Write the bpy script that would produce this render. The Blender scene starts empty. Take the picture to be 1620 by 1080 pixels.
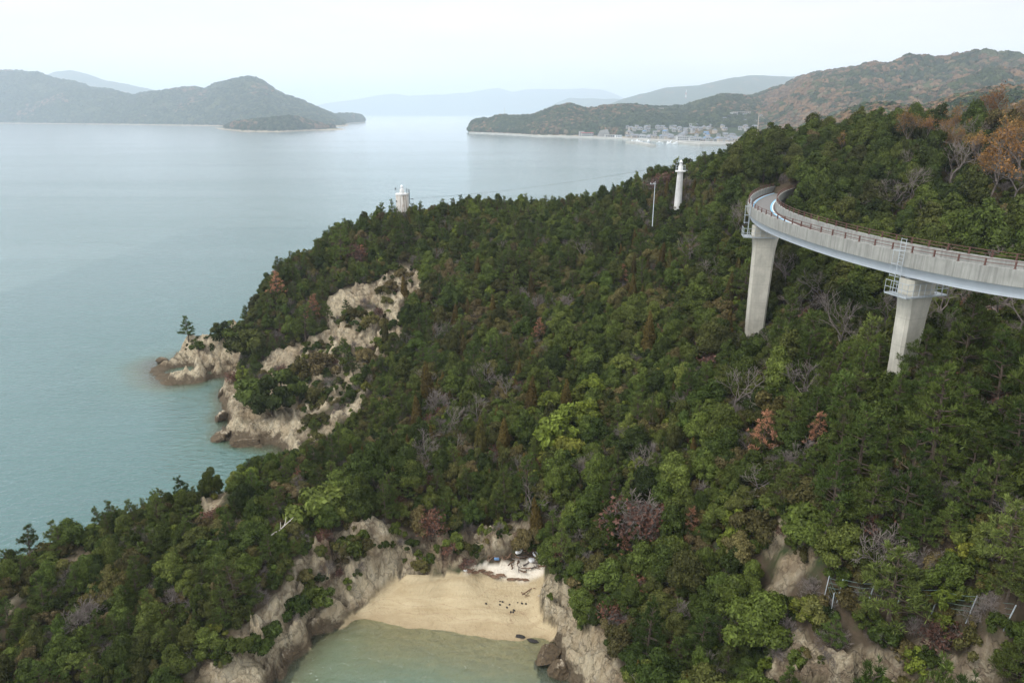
import bpy, math, random
import numpy as np
from mathutils import Vector, Matrix

SC = bpy.context.scene
COL = SC.collection
# ------------------------------------------------------------------ camera, sky, sun, exposure
CH = 45.0                      # camera height above the sea
PT = math.atan(361.5 / 1080)   # camera pitch
CP, SP, TP = math.cos(PT), math.sin(PT), math.tan(PT)
cam = bpy.data.cameras.new('camera')
cam.lens, cam.sensor_width, cam.clip_end, cam.clip_start = 24.0, 36.0, 60000, 0.5
camo = bpy.data.objects.new('camera', cam)
COL.objects.link(camo)
camo.location = (0, 0, CH)
camo.rotation_euler = (math.pi / 2 - PT, 0, 0)
SC.camera = camo

SUN_EL, SUN_AZ = math.radians(52), math.radians(-115)   # azimuth from +Y towards +X
world = bpy.data.worlds.new('World')
SC.world = world
world.use_nodes = True
wn, wl = world.node_tree.nodes, world.node_tree.links
wn.clear()
w_out = wn.new('ShaderNodeOutputWorld')
w_bg = wn.new('ShaderNodeBackground')
w_bg.inputs['Strength'].default_value = 0.1
w_sky = wn.new('ShaderNodeTexSky')
w_sky.sky_type = 'NISHITA'
w_sky.sun_disc = False
w_sky.sun_elevation = SUN_EL
w_sky.sun_rotation = SUN_AZ
w_tc = wn.new('ShaderNodeTexCoord')
w_sep = wn.new('ShaderNodeSeparateXYZ')
wl.new(w_tc.outputs['Generated'], w_sep.inputs[0])
w_r = wn.new('ShaderNodeValToRGB')          # overcast cloud: pale at the horizon, brighter overhead
el = w_r.color_ramp.elements
SKYK = 1.22
for e_, (p_, c_) in zip([el[0], el[1]] + [el.new(.5), el.new(.5), el.new(.5)],
                        [(0.0, (.86, .87, .88)), (1.0, (1.95, 1.95, 1.97)), (.03, (.95, .88, .865)), (.16, (.77, .72, .715)), (.45, (1.40, 1.42, 1.45))]):
    e_.position = p_
    e_.color = (*c_, 1)
w_map = wn.new('ShaderNodeMapping')
w_map.inputs['Scale'].default_value = (1.2, 1.2, 7)
wl.new(w_tc.outputs['Generated'], w_map.inputs[0])
w_no = wn.new('ShaderNodeTexNoise')
w_no.inputs['Scale'].default_value = 2.0
w_no.inputs['Detail'].default_value = 5
w_no.inputs['Roughness'].default_value = .5
wl.new(w_map.outputs[0], w_no.inputs['Vector'])
w_mr = wn.new('ShaderNodeMapRange')
for i_, v_ in enumerate((.32, .68, 7.35, 9.0)):
    w_mr.inputs[i_ + 1].default_value = v_
wl.new(w_no.outputs[0], w_mr.inputs[0])
w_sc = wn.new('ShaderNodeVectorMath')
w_sc.operation = 'SCALE'
wl.new(w_sep.outputs['Z'], w_r.inputs[0])
wl.new(w_r.outputs[0], w_sc.inputs[0])
wl.new(w_mr.outputs[0], w_sc.inputs['Scale'])
w_mx = wn.new('ShaderNodeMix')
w_mx.data_type = 'RGBA'
w_mx.inputs[0].default_value = 0.90
wl.new(w_sky.outputs[0], w_mx.inputs[6])
wl.new(w_sc.outputs[0], w_mx.inputs[7])
wl.new(w_mx.outputs[2], w_bg.inputs['Color'])
wl.new(w_bg.outputs[0], w_out.inputs['Surface'])

sun = bpy.data.lights.new('sun', 'SUN')
sun.energy = 1.5
sun.angle = math.radians(24)
sun.color = (1, .96, .9)
suno = bpy.data.objects.new('sun', sun)
COL.objects.link(suno)
suno.rotation_euler = (math.pi / 2 - SUN_EL, 0, -SUN_AZ + math.pi)

SC.view_settings.view_transform = 'Standard'
SC.view_settings.look = 'None'
SC.view_settings.exposure = 0.80
SC.view_settings.gamma = 1.0
SC.cycles.volume_bounces = 3
SC.cycles.max_bounces = 6
SC.cycles.transparent_max_bounces = 8

# ------------------------------------------------------------------ helpers
def W(u, v, d):
    """point at depth d along the view axis"""
    x, y = (u - 810) / 1080, (540 - v) / 1080
    return np.array((x * d, (CP + y * SP) * d, CH + (-SP + y * CP) * d))

def U(u, v, z):
    y = (540 - v) / 1080
    return W(u, v, (z - CH) / (-SP + y * CP))

def PX(x, y, z):
    """pixel (1620 wide) and depth of world points"""
    h = z - CH
    d = y * CP - h * SP
    uy = y * SP + h * CP
    d_ = np.where(np.abs(d) < 1e-6, 1e-6, d)
    return 810 + 1080 * x / d_, 540 - 1080 * uy / d_, d

def hsh(ix, iy, s):
    n = (ix.astype(np.int64) * 374761393 + iy.astype(np.int64) * 668265263 + s * 974634777) & 0xffffffff
    n = ((n ^ (n >> 13)) * 1274126177) & 0xffffffff
    return ((n ^ (n >> 16)) & 0xffff) / 65535.0

def vn(x, y, s=0):
    ix, iy = np.floor(x), np.floor(y)
    fx, fy = x - ix, y - iy
    fx, fy = fx * fx * fx * (fx * (fx * 6 - 15) + 10), fy * fy * fy * (fy * (fy * 6 - 15) + 10)
    a, b = hsh(ix, iy, s), hsh(ix + 1, iy, s)
    c, d = hsh(ix, iy + 1, s), hsh(ix + 1, iy + 1, s)
    return (a + (b - a) * fx) * (1 - fy) + (c + (d - c) * fx) * fy

def fbm(x, y, s=0, o=4):
    t, a, n = 0, 1, 0
    for i in range(o):
        t = t + a * vn(x * 2 ** i + 17.3 * i, y * 2 ** i - 9.1 * i, s + i)
        n += a
        a *= .5
    return t / n

def ridged(x, y, s=0, o=4):
    t, a, n = 0, 1, 0
    for i in range(o):
        t = t + a * (1 - np.abs(2 * vn(x * 2 ** i + 5.3 * i, y * 2 ** i + 3.7 * i, s + i) - 1))
        n += a
        a *= .5
    return t / n

def inpoly(u, v, poly):
    r = np.zeros(u.shape, bool)
    n = len(poly)
    for i in range(n):
        (x1, y1), (x2, y2) = poly[i], poly[(i + 1) % n]
        if y1 == y2:
            continue
        c = (y1 > v) != (y2 > v)
        r ^= c & (u < (x2 - x1) * (v - y1) / (y2 - y1) + x1)
    return r

def mk(name, V, F, mat=None, smooth=False, mats=None, mi=None):
    """mesh from arrays; F is an (n,4) or (n,3) array"""
    V, F = np.asarray(V, np.float32), np.asarray(F, np.int32)
    me = bpy.data.meshes.new(name)
    k = F.shape[1]
    me.vertices.add(len(V))
    me.vertices.foreach_set('co', V.ravel())
    me.loops.add(F.size)
    me.loops.foreach_set('vertex_index', F.ravel())
    me.polygons.add(len(F))
    me.polygons.foreach_set('loop_start', np.arange(0, F.size, k, dtype=np.int32))
    for m in (mats or ([mat] if mat else [])):
        me.materials.append(m)
    if mi is not None:
        me.polygons.foreach_set('material_index', np.asarray(mi, np.int32))
    me.update(calc_edges=True)
    me.polygons.foreach_set('use_smooth', np.full(len(F), bool(smooth)))
    return me

def ob(name, me, parent=None):
    o = bpy.data.objects.new(name, me)
    COL.objects.link(o)
    if parent is not None:
        o.parent = parent
    return o

def tag(o, label=None, cat=None, group=None, kind=None):
    for k, v in (('label', label), ('category', cat), ('group', group), ('kind', kind)):
        if v:
            o[k] = v
    return o

def empty(name, loc, rz=0.0):
    o = bpy.data.objects.new(name, None)
    o.empty_display_size = .3
    COL.objects.link(o)
    o.location = loc
    o.rotation_euler = (0, 0, rz)
    return o

class MB:
    """collects boxes, tubes and quads for ONE mesh"""
    def __init__(s):
        s.V, s.F, s.n = [], [], 0

    def add(s, V, F):
        V, F = np.asarray(V, float).reshape(-1, 3), np.asarray(F, int)
        s.V.append(V)
        s.F.append(F + s.n)
        s.n += len(V)
        return s

    def box(s, c, sz, R=None, taper=1.0):
        x, y, z = [q / 2 for q in sz]
        t = taper
        V = np.array([(-x, -y, -z), (x, -y, -z), (x, y, -z), (-x, y, -z), (-x * t, -y * t, z), (x * t, -y * t, z), (x * t, y * t, z), (-x * t, y * t, z)])
        if R is not None:
            V = V @ np.asarray(R).T
        return s.add(V + np.asarray(c, float), [(0, 3, 2, 1), (4, 5, 6, 7), (0, 1, 5, 4), (1, 2, 6, 5), (2, 3, 7, 6), (3, 0, 4, 7)])

    def tube(s, pts, rad, k=6, cap=True):
        pts = np.asarray(pts, float)
        n = len(pts)
        rad = np.broadcast_to(np.asarray(rad, float), (n,))
        V = []
        for i in range(n):
            t = pts[min(i + 1, n - 1)] - pts[max(i - 1, 0)]
            t = t / (np.linalg.norm(t) + 1e-9)
            a = np.cross(t, (0, 0, 1.0)) if abs(t[2]) < .9 else np.cross(t, (1.0, 0, 0))
            a /= np.linalg.norm(a)
            b = np.cross(t, a)
            for j in range(k):
                w = 2 * math.pi * j / k
                V.append(pts[i] + rad[i] * (a * math.cos(w) + b * math.sin(w)))
        F = [(i * k + j, i * k + (j + 1) % k, (i + 1) * k + (j + 1) % k, (i + 1) * k + j) for i in range(n - 1) for j in range(k)]
        if cap and k >= 4:
            for base in (0, (n - 1) * k):
                for j in range(1, k - 2, 2):
                    F.append((base, base + j, base + j + 1, base + j + 2))
        return s.add(V, F)

    def lathe(s, prof, k=16, c=(0, 0, 0)):
        V = [(r * math.cos(2 * math.pi * j / k) + c[0], r * math.sin(2 * math.pi * j / k) + c[1], z + c[2]) for r, z in prof for j in range(k)]
        F = [(i * k + j, i * k + (j + 1) % k, (i + 1) * k + (j + 1) % k, (i + 1) * k + j) for i in range(len(prof) - 1) for j in range(k)]
        return s.add(V, F)

    def mesh(s, name, mat, smooth=False):
        return mk(name, np.concatenate(s.V), np.concatenate(s.F), mat, smooth)

    def obj(s, name, mat, parent=None, smooth=False):
        return ob(name, s.mesh(name, mat, smooth), parent)

def rotz(a):
    c, s = math.cos(a), math.sin(a)
    return np.array(((c, -s, 0), (s, c, 0), (0, 0, 1.0)))

# ------------------------------------------------------------------ materials
class NT:
    def __init__(s, name):
        s.m = bpy.data.materials.new(name)
        s.m.use_nodes = True
        s.t = s.m.node_tree
        s.t.nodes.clear()
        s.out = s.n('ShaderNodeOutputMaterial')

    def n(s, ty, **kw):
        x = s.t.nodes.new(ty)
        for k, v in kw.items():
            setattr(x, k, v)
        return x

    def l(s, a, b):
        s.t.links.new(a, b)

    def val(s, sock, v):
        if hasattr(v, 'is_output'):
            s.l(v, sock)
        else:
            sock.default_value = v

    def noise(s, vec, scale, detail=4, rough=.55, dist=0.0):
        x = s.n('ShaderNodeTexNoise')
        x.inputs['Scale'].default_value = scale
        x.inputs['Detail'].default_value = detail
        x.inputs['Roughness'].default_value = rough
        x.inputs['Distortion'].default_value = dist
        if vec is not None:
            s.l(vec, x.inputs['Vector'])
        return x.outputs[0]

    def mapping(s, vec, scale, rot=(0, 0, 0)):
        x = s.n('ShaderNodeMapping')
        x.inputs['Scale'].default_value = scale
        x.inputs['Rotation'].default_value = rot
        s.l(vec, x.inputs[0])
        return x.outputs[0]

    def ramp(s, fac, stops):
        x = s.n('ShaderNodeValToRGB')
        e = x.color_ramp.elements
        while len(e) < len(stops):
            e.new(.5)
        for k, (p, c) in zip(e, stops):
            k.position = p
            k.color = (*c, 1) if len(c) == 3 else c
        s.l(fac, x.inputs[0])
        return x.outputs[0]

    def rng(s, fac, a, b, c=0.0, d=1.0):
        x = s.n('ShaderNodeMapRange')
        for i, q in enumerate((a, b, c, d)):
            x.inputs[i + 1].default_value = q
        s.l(fac, x.inputs[0])
        return x.outputs[0]

    def math(s, op, a, b=0.0):
        x = s.n('ShaderNodeMath', operation=op)
        s.val(x.inputs[0], a)
        s.val(x.inputs[1], b)
        return x.outputs[0]

    def mix(s, f, a, b, blend='MIX'):
        x = s.n('ShaderNodeMix', data_type='RGBA', blend_type=blend)
        s.val(x.inputs[0], f)
        for i, q in ((6, a), (7, b)):
            if isinstance(q, tuple) and len(q) == 3:
                q = (*q, 1)
            s.val(x.inputs[i], q)
        return x.outputs[2]

    def pos(s):
        return s.n('ShaderNodeNewGeometry').outputs['Position']

    def attr(s, name):
        return s.n('ShaderNodeAttribute', attribute_name=name).outputs['Fac']

    def bump(s, h, strength, dist):
        x = s.n('ShaderNodeBump')
        x.inputs['Strength'].default_value = strength
        x.inputs['Distance'].default_value = dist
        s.l(h, x.inputs['Height'])
        return x.outputs[0]

    def pbsdf(s, col, rough=.8, spec=.3, normal=None, metal=0.0):
        x = s.n('ShaderNodeBsdfPrincipled')
        s.val(x.inputs['Base Color'], (*col, 1) if isinstance(col, tuple) else col)
        s.val(x.inputs['Roughness'], rough)
        x.inputs['Specular IOR Level'].default_value = spec
        x.inputs['Metallic'].default_value = metal
        if normal is not None:
            s.l(normal, x.inputs['Normal'])
        return x.outputs[0]

    def done(s, sh):
        s.l(sh, s.out.inputs['Surface'])
        return s.m

def m_plain(name, col, rough=.6, spec=.4, var=.15, scale=3.0, metal=0.0):
    t = NT(name)
    n = t.noise(t.pos(), scale, 5, .6)
    c = t.mix(t.rng(n, .3, .7), tuple(q * (1 - var) for q in col), tuple(min(1, q * (1 + var)) for q in col))
    return t.done(t.pbsdf(c, rough, spec, metal=metal))

def m_leaf(name, cols, trans=.16, hue_world=True):
    """leaf colours spread over individual trees and, finer, over single leaves"""
    t = NT(name)
    oi = t.n('ShaderNodeObjectInfo')
    geo = t.n('ShaderNodeNewGeometry')
    f = oi.outputs['Random']
    st = [(i / max(1, len(cols) - 1), c) for i, c in enumerate(cols)]
    c = t.ramp(f, st)
    isl = t.n('ShaderNodeMath', operation='MULTIPLY')
    t.l(geo.outputs['Random Per Island'], isl.inputs[0])
    isl.inputs[1].default_value = 1.0
    b = t.rng(isl.outputs[0], 0, 1, .62, 1.42)
    tc = t.n('ShaderNodeTexCoord')
    n = t.noise(tc.outputs['Object'], 1.1, 3, .6)
    b2 = t.math('MULTIPLY', b, t.rng(n, .3, .72, .62, 1.35))
    b3 = t.math('MULTIPLY', b2, t.rng(t.math('FRACT', t.math('MULTIPLY', f, 7.31)), 0, 1, .62, 1.38))
    s = t.n('ShaderNodeVectorMath', operation='SCALE')
    t.l(c, s.inputs[0])
    t.l(b3, s.inputs['Scale'])
    d = t.n('ShaderNodeBsdfDiffuse')
    t.l(s.outputs[0], d.inputs[0])
    tr = t.n('ShaderNodeBsdfTranslucent')
    t.l(s.outputs[0], tr.inputs[0])
    m1 = t.n('ShaderNodeMixShader')
    m1.inputs[0].default_value = trans
    t.l(d.outputs[0], m1.inputs[1])
    t.l(tr.outputs[0], m1.inputs[2])
    g = t.n('ShaderNodeBsdfGlossy')
    g.inputs['Roughness'].default_value = .45
    m2 = t.n('ShaderNodeMixShader')
    m2.inputs[0].default_value = .008
    t.l(m1.outputs[0], m2.inputs[1])
    t.l(g.outputs[0], m2.inputs[2])
    return t.done(m2.outputs[0])

M = {}
M['dark'] = m_leaf('evergreen_leaf', [(0.0333, 0.0499, 0.011), (0.0487, 0.068, 0.0132), (0.0717, 0.093, 0.0176), (0.0589, 0.0612, 0.0165)])
M['mid'] = m_leaf('fresh_leaf', [(0.0516, 0.0799, 0.0153), (0.0737, 0.0972, 0.0197), (0.0983, 0.1145, 0.024)])
M['olive'] = m_leaf('olive_leaf', [(0.0735, 0.0722, 0.022), (0.1004, 0.0857, 0.0275), (0.1163, 0.088, 0.0418), (0.0906, 0.097, 0.0242)])
M['yellow'] = m_leaf('yellow_leaf', [(0.126, 0.1522, 0.022), (0.0998, 0.1313, 0.02), (0.1575, 0.1575, 0.028)])
M['needle'] = m_leaf('pine_needle', [(0.0568, 0.0878, 0.0207), (0.0864, 0.1142, 0.0253), (0.1136, 0.1383, 0.0368)])
M['rust'] = m_leaf('rust_needle', [(.29, .145, .085), (.33, .17, .10), (.23, .115, .07)])
M['brown'] = m_leaf('brown_leaf', [(0.0734, 0.0562, 0.0143), (0.095, 0.0648, 0.0158), (0.0648, 0.0605, 0.0158)])
M['orange'] = m_leaf('orange_leaf', [(.22, .105, .035), (.24, .135, .04), (.17, .11, .04)])
M['red'] = m_leaf('red_leaf', [(.13, .064, .045), (.16, .078, .05), (.11, .06, .047)])
M['bark'] = m_plain('bark', (.085, .065, .05), .9, .1, .35, 6)
M['twig'] = m_plain('grey_twig', (.17, .145, .13), .9, .1, .3, 2)
M['deadwood'] = m_plain('bleached_wood', (.42, .38, .34), .8, .2, .2, 4)

def concrete(name, base, streak=.6, joint=0.0):
    t = NT(name)
    p = t.pos()
    n1 = t.noise(p, .8, 6, .65)
    st = t.noise(t.mapping(p, (2.6, 2.6, .12)), 1.6, 5, .65)
    c = t.mix(t.rng(n1, .3, .72), tuple(q * .78 for q in base), tuple(q * 1.12 for q in base))
    c = t.mix(t.math('MULTIPLY', t.rng(st, .46, .68), streak), c, tuple(q * .45 for q in base))
    fine = t.noise(p, 14, 4, .7)
    bl = t.noise(p, .45, 4, .6)
    c = t.mix(t.rng(bl, .50, .66, 0, .35), c, tuple(q * .62 for q in base))
    if joint:
        sz = t.n('ShaderNodeSeparateXYZ')
        t.l(p, sz.inputs[0])
        fr = t.math('ABSOLUTE', t.math('SUBTRACT', t.math('FRACT', t.math('DIVIDE', sz.outputs['Z'], joint)), .5))
        c = t.mix(t.rng(fr, .485, .495, 0, .45), c, tuple(q * .5 for q in base))
    return t.done(t.pbsdf(c, .85, .2, t.bump(fine, .25, .02)))

M['parapet'] = concrete('weathered_concrete', (.32, .32, .295), .75)
M['pier'] = concrete('pier_concrete', (.52, .50, .43), .32, 2.4)
M['steel'] = m_plain('pale_blue_steel', (.47, .51, .545), .5, .4, .06, 1)
M['galv'] = m_plain('galvanised_steel', (.40, .44, .47), .45, .5, .1, 5, .2)
M['rail'] = m_plain('rust_red_rail', (.115, .056, .044), .6, .3, .2, 4)
M['asphalt'] = m_plain('asphalt', (.17, .165, .16), .9, .2, .15, 5)
M['white_line'] = m_plain('white_paint', (.72, .72, .70), .7, .3, .08, 6)
M['blue_line'] = m_plain('blue_paint', (.22, .50, .72), .7, .3, .08, 6)
M['white'] = concrete('white_painted_concrete', (.76, .76, .74), .16)
M['stained_white'] = None
M['foam'] = m_plain('styrofoam', (.82, .83, .84), .7, .2, .06, 5)
M['drift'] = m_plain('driftwood', (.16, .10, .065), .9, .1, .4, 5)
M['darkstone'] = m_plain('dark_stone', (.035, .032, .03), .9, .2, .3, 6)
M['wire'] = m_plain('dark_wire', (.05, .05, .055), .6, .3, .1, 3)
M['greenwire'] = m_plain('green_wire', (.10, .15, .13), .6, .3, .1, 3)
M['tile'] = m_plain('grey_roof_tile', (.17, .18, .20), .7, .3, .2, .2)
M['bluetile'] = m_plain('blue_roof', (.10, .19, .33), .6, .3, .15, .2)
M['redroof'] = m_plain('red_roof', (.55, .09, .10), .6, .3, .1, .2)
M['wall'] = m_plain('house_wall', (.34, .335, .32), .8, .2, .2, .06)
M['walltan'] = m_plain('tan_house_wall', (.42, .36, .30), .8, .2, .2, .06)
M['glass'] = m_plain('dark_window', (.05, .06, .07), .2, .5, .2, .3)
M['quay'] = m_plain('quay_concrete', (.36, .35, .32), .85, .2, .2, .08)
M['boat'] = m_plain('white_hull', (.78, .79, .80), .4, .5, .05, 1)
M['hallwhite'] = m_plain('hall_wall', (.46, .46, .45), .8, .2, .1, .06)
M['cutslope'] = m_plain('sprayed_concrete', (.17, .17, .16), .9, .2, .3, .05)
M['mastred'] = m_plain('mast_red', (.50, .12, .09), .6, .3, .1, 1)

def stained():
    t = NT('stained_white_concrete')
    p = t.pos()
    st = t.noise(t.mapping(p, (2.2, 2.2, .10)), 2.2, 5, .6)
    n = t.noise(p, 1.5, 5, .6)
    c = t.mix(t.rng(st, .45, .66), (.70, .68, .64), (.30, .22, .16))
    c = t.mix(t.rng(n, .55, .75), c, (.40, .33, .27))
    return t.done(t.pbsdf(c, .8, .2))
M['stained_white'] = stained()

def m_ground():
    t = NT('headland_ground')
    p = t.pos()
    rock, sand, litter = t.attr('rock'), t.attr('sand'), t.attr('soil')
    sx = t.n('ShaderNodeSeparateXYZ')
    t.l(p, sx.inputs[0])
    z = sx.outputs['Z']
    n_big = t.noise(p, .22, 5, .6)
    n_mid = t.noise(p, .9, 6, .65, .6)
    n_fine = t.noise(p, 5.0, 6, .7)
    streak = t.noise(t.mapping(p, (1.6, 1.6, .35), (.5, .25, .7)), 1.3, 6, .7, .8)
    # forest floor: leaf litter and low moss
    fl = t.mix(t.rng(n_mid, .35, .65), (.045, .036, .022), (.085, .062, .042))
    fl = t.mix(t.rng(n_big, .5, .62), fl, (.035, .048, .018))
    # weathered granite: cream with grey and brown stains
    rk = t.ramp(streak, [(.25, (.32, .24, .145)), (.36, (.62, .505, .33)), (.50, (.80, .68, .47)), (.72, (.86, .77, .60))])
    rk = t.mix(t.rng(n_fine, .50, .70, 0, .45), rk, (.34, .27, .19), 'MIX')
    rk = t.mix(t.rng(n_big, .50, .64, 0, .6), rk, (.52, .38, .23))
    soil = t.mix(t.rng(n_fine, .35, .65), (.16, .105, .07), (.34, .25, .165))
    rk = t.mix(t.math('MULTIPLY', litter, t.rng(n_mid, .40, .56)), rk, soil)
    # dark joints and crevices: shade between the rock ridges painted into the colour
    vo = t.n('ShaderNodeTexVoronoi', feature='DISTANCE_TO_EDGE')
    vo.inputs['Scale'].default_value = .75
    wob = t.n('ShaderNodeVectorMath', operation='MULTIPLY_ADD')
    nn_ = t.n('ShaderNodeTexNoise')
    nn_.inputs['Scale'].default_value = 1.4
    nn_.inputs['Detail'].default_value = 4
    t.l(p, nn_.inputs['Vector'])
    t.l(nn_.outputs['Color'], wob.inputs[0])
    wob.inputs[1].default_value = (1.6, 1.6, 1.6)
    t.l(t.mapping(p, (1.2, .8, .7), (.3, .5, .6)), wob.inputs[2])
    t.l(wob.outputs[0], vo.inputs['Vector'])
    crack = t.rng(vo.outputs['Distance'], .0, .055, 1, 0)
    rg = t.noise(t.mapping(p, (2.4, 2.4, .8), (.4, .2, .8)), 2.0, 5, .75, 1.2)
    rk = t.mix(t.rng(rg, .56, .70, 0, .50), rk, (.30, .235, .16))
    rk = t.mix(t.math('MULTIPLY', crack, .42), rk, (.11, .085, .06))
    # tide stain on rock
    tz = t.math('ADD', z, t.rng(n_mid, .3, .7, -.75, .75))
    tide = t.rng(tz, .75, 1.45, 1, 0)
    dk = t.ramp(n_fine, [(.3, (.07, .052, .034)), (.55, (.15, .108, .066)), (.75, (.24, .18, .12))])
    rk = t.mix(t.math('MULTIPLY', tide, .88), rk, dk)
    # sand: damp towards the water, bands of finer grit
    wv = t.noise(t.mapping(p, (.16, 1.1, 1.1), (0, 0, -.12)), 1.0, 5, .6, .4)
    sd = t.ramp(wv, [(.3, (.35, .272, .160)), (.5, (.42, .340, .212)), (.7, (.47, .388, .248))])
    dry = t.attr('dry')
    sd = t.mix(dry, sd, t.mix(t.rng(n_fine, .3, .7), (.64, .57, .46), (.76, .70, .60)))
    damp = t.rng(t.math('ADD', z, t.rng(n_mid, .3, .7, -.16, .16)), -.05, .42, 1, 0)
    sd = t.mix(t.math('MULTIPLY', damp, .6), sd, (.27, .20, .115))
    bandz = t.math('ADD', z, t.rng(n_mid, .3, .7, -.05, .05))
    for zc in (.34, .62, .98):
        w_ = t.math('SUBTRACT', 1.0, t.rng(t.math('ABSOLUTE', t.math('SUBTRACT', bandz, zc)), 0.0, .022))
        sd = t.mix(t.math('MULTIPLY', t.math('MULTIPLY', w_, t.rng(n_fine, .42, .6)), .55), sd, (.20, .115, .075))
    sd = t.mix(t.rng(t.noise(p, 22, 3, .7), .62, .74, 0, .3), sd, (.22, .16, .10))
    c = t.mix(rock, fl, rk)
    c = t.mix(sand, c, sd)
    h = t.math('ADD', t.math('MULTIPLY', streak, .5), t.math('MULTIPLY', n_fine, .3))
    h = t.math('SUBTRACT', h, t.math('ADD', t.math('MULTIPLY', rg, .6), t.math('MULTIPLY', crack, .25)))
    pits = t.noise(p, 3.2, 4, .6)
    hs = t.math('ADD', t.math('MULTIPLY', h, t.math('ADD', t.math('MULTIPLY', rock, .95), .05)), t.math('MULTIPLY', t.math('MULTIPLY', sand, t.math('ADD', pits, wv)), .14))
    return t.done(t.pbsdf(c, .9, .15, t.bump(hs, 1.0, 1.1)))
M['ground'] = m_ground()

def m_sea():
    t = NT('sea_water')
    p = t.pos()
    geo = t.n('ShaderNodeCameraData')
    # ripples: short chop near, long lanes far off
    w1 = t.noise(t.mapping(p, (1.0, 1.9, 1), (0, 0, .35)), .75, 4, .62, .5)
    w2 = t.noise(t.mapping(p, (.35, 1.0, 1), (0, 0, .2)), .11, 4, .6, .6)
    lane = t.noise(t.mapping(p, (.0016, .010, 1), (0, 0, -.10)), 1.0, 5, .6, .4)
    lane2 = t.rng(lane, .42, .60)
    amp = t.math('ADD', t.math('MULTIPLY', lane2, .4), .6)
    h = t.math('ADD', t.math('MULTIPLY', w1, .32), t.math('MULTIPLY', w2, .6))
    h = t.math('MULTIPLY', h, amp)
    dist = t.attr('farness')
    b = t.n('ShaderNodeBump')
    b.inputs['Distance'].default_value = 1.5
    t.l(h, b.inputs['Height'])
    t.l(t.rng(dist, 0, 1, .85, .04), b.inputs['Strength'])
    dep = t.attr('depth')
    # water body: clear over the sand, turquoise in the shallows, teal in the deep
    op = t.math('SUBTRACT', 1.0, t.math('POWER', 2.718, t.math('MULTIPLY', dep, -.42)))
    body = t.ramp(t.rng(dep, 0, 7), [(0, (.25, .30, .18)), (.16, (.165, .25, .165)), (.32, (.105, .215, .19)), (.62, (.074, .155, .148)), (1, (.074, .146, .143))])
    dv = t.noise(t.mapping(p, (.02, .035, 1)), 1.0, 4, .6)
    body = t.mix(t.rng(dv, .35, .65, 0, .35), body, (.072, .142, .140))
    df = t.n('ShaderNodeBsdfDiffuse')
    t.l(body, df.inputs[0])
    tp = t.n('ShaderNodeBsdfTransparent')
    tp.inputs[0].default_value = (.86, .95, .88, 1)
    m1 = t.n('ShaderNodeMixShader')
    t.l(op, m1.inputs[0])
    t.l(tp.outputs[0], m1.inputs[1])
    t.l(df.outputs[0], m1.inputs[2])
    gl = t.n('ShaderNodeBsdfGlossy')
    gl.inputs['Color'].default_value = (.98, .99, 1.0, 1)
    t.l(t.rng(dist, 0, 1, .05, .16), gl.inputs['Roughness'])
    t.l(b.outputs[0], gl.inputs['Normal'])
    fr = t.n('ShaderNodeFresnel')
    fr.inputs['IOR'].default_value = 1.40
    t.l(b.outputs[0], fr.inputs['Normal'])
    frm = t.math('MULTIPLY', fr.outputs[0], t.rng(lane2, 0, 1, 1.0, .985))
    m2 = t.n('ShaderNodeMixShader')
    t.l(frm, m2.inputs[0])
    t.l(m1.outputs[0], m2.inputs[1])
    t.l(gl.outputs[0], m2.inputs[2])
    return t.done(m2.outputs[0])
M['sea'] = m_sea()

def m_hill(name, autumn, shore=(.40, .33, .25), scale=.010):
    t = NT(name)
    p = t.pos()
    sx = t.n('ShaderNodeSeparateXYZ')
    t.l(p, sx.inputs[0])
    n1 = t.noise(p, scale, 6, .62)
    n2 = t.noise(p, scale * 6, 5, .7)
    n3 = t.noise(p, scale * 22, 3, .7)
    c = t.ramp(n2, [(.3, (.020, .036, .016)), (.5, (.036, .056, .022)), (.7, (.065, .075, .028))])
    a = t.ramp(n3, [(.3, (.10, .075, .035)), (.6, (.20, .115, .05)), (.8, (.26, .13, .05))])
    f = t.rng(t.math('ADD', n1, t.rng(n2, .3, .7, -.09, .09)), .60 - .16 * autumn, .70 - .16 * autumn)
    c = t.mix(t.math('MULTIPLY', f, .85), c, a)
    sh = t.rng(t.math('ADD', sx.outputs['Z'], t.rng(n2, .3, .7, -2.5, 2.5)), 1.6, 3.6, 1, 0)
    c = t.mix(sh, c, shore)
    return t.done(t.pbsdf(c, .95, .05, t.bump(n3, .8, 6.0)))
M['isle'] = m_hill('wooded_island', -.1)
M['capehill'] = m_hill('wooded_cape', .3)
M['backhill'] = m_hill('wooded_hillside', .6)
M['farhill'] = m_hill('far_mountain', .2)

# ------------------------------------------------------------------ terrain of the headland
SHORE_ISLET = [(362, 588), (340, 592), (324, 597), (292, 597), (259, 591), (261, 578), (247, 570)]
SHORE_OUT = [(421, 709), (384, 704), (358, 696), (343, 684), (358, 667), (338, 665), (352, 651), (346, 624), (371, 597)]
SHORE_COVE_L = [(544, 971), (518, 989), (485, 1004), (463, 1034), (433, 1078)]
SHORE_BEACH = [(544, 971), (585, 982), (659, 993), (715, 998), (770, 1006), (826, 1017), (852, 1032)]
SHORE_ROCK_R = [(848, 1047), (878, 1037), (881, 1061), (904, 1073), (925, 1090)]

def along(pl, step=1.5):
    P = [np.array(p, float) for p in pl]
    out = []
    for a, b in zip(P[:-1], P[1:]):
        n = max(1, int(np.linalg.norm(b - a) / step))
        out += [a + (b - a) * i / n for i in range(n)]
    return out + [P[-1]]

CT = []                                      # control points x, y, z
def cz(lst):
    for u, v, z in lst:
        CT.append(tuple(U(u, v, z)))
def cd(lst):
    for u, v, d in lst:
        CT.append(tuple(W(u, v, d)))

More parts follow.
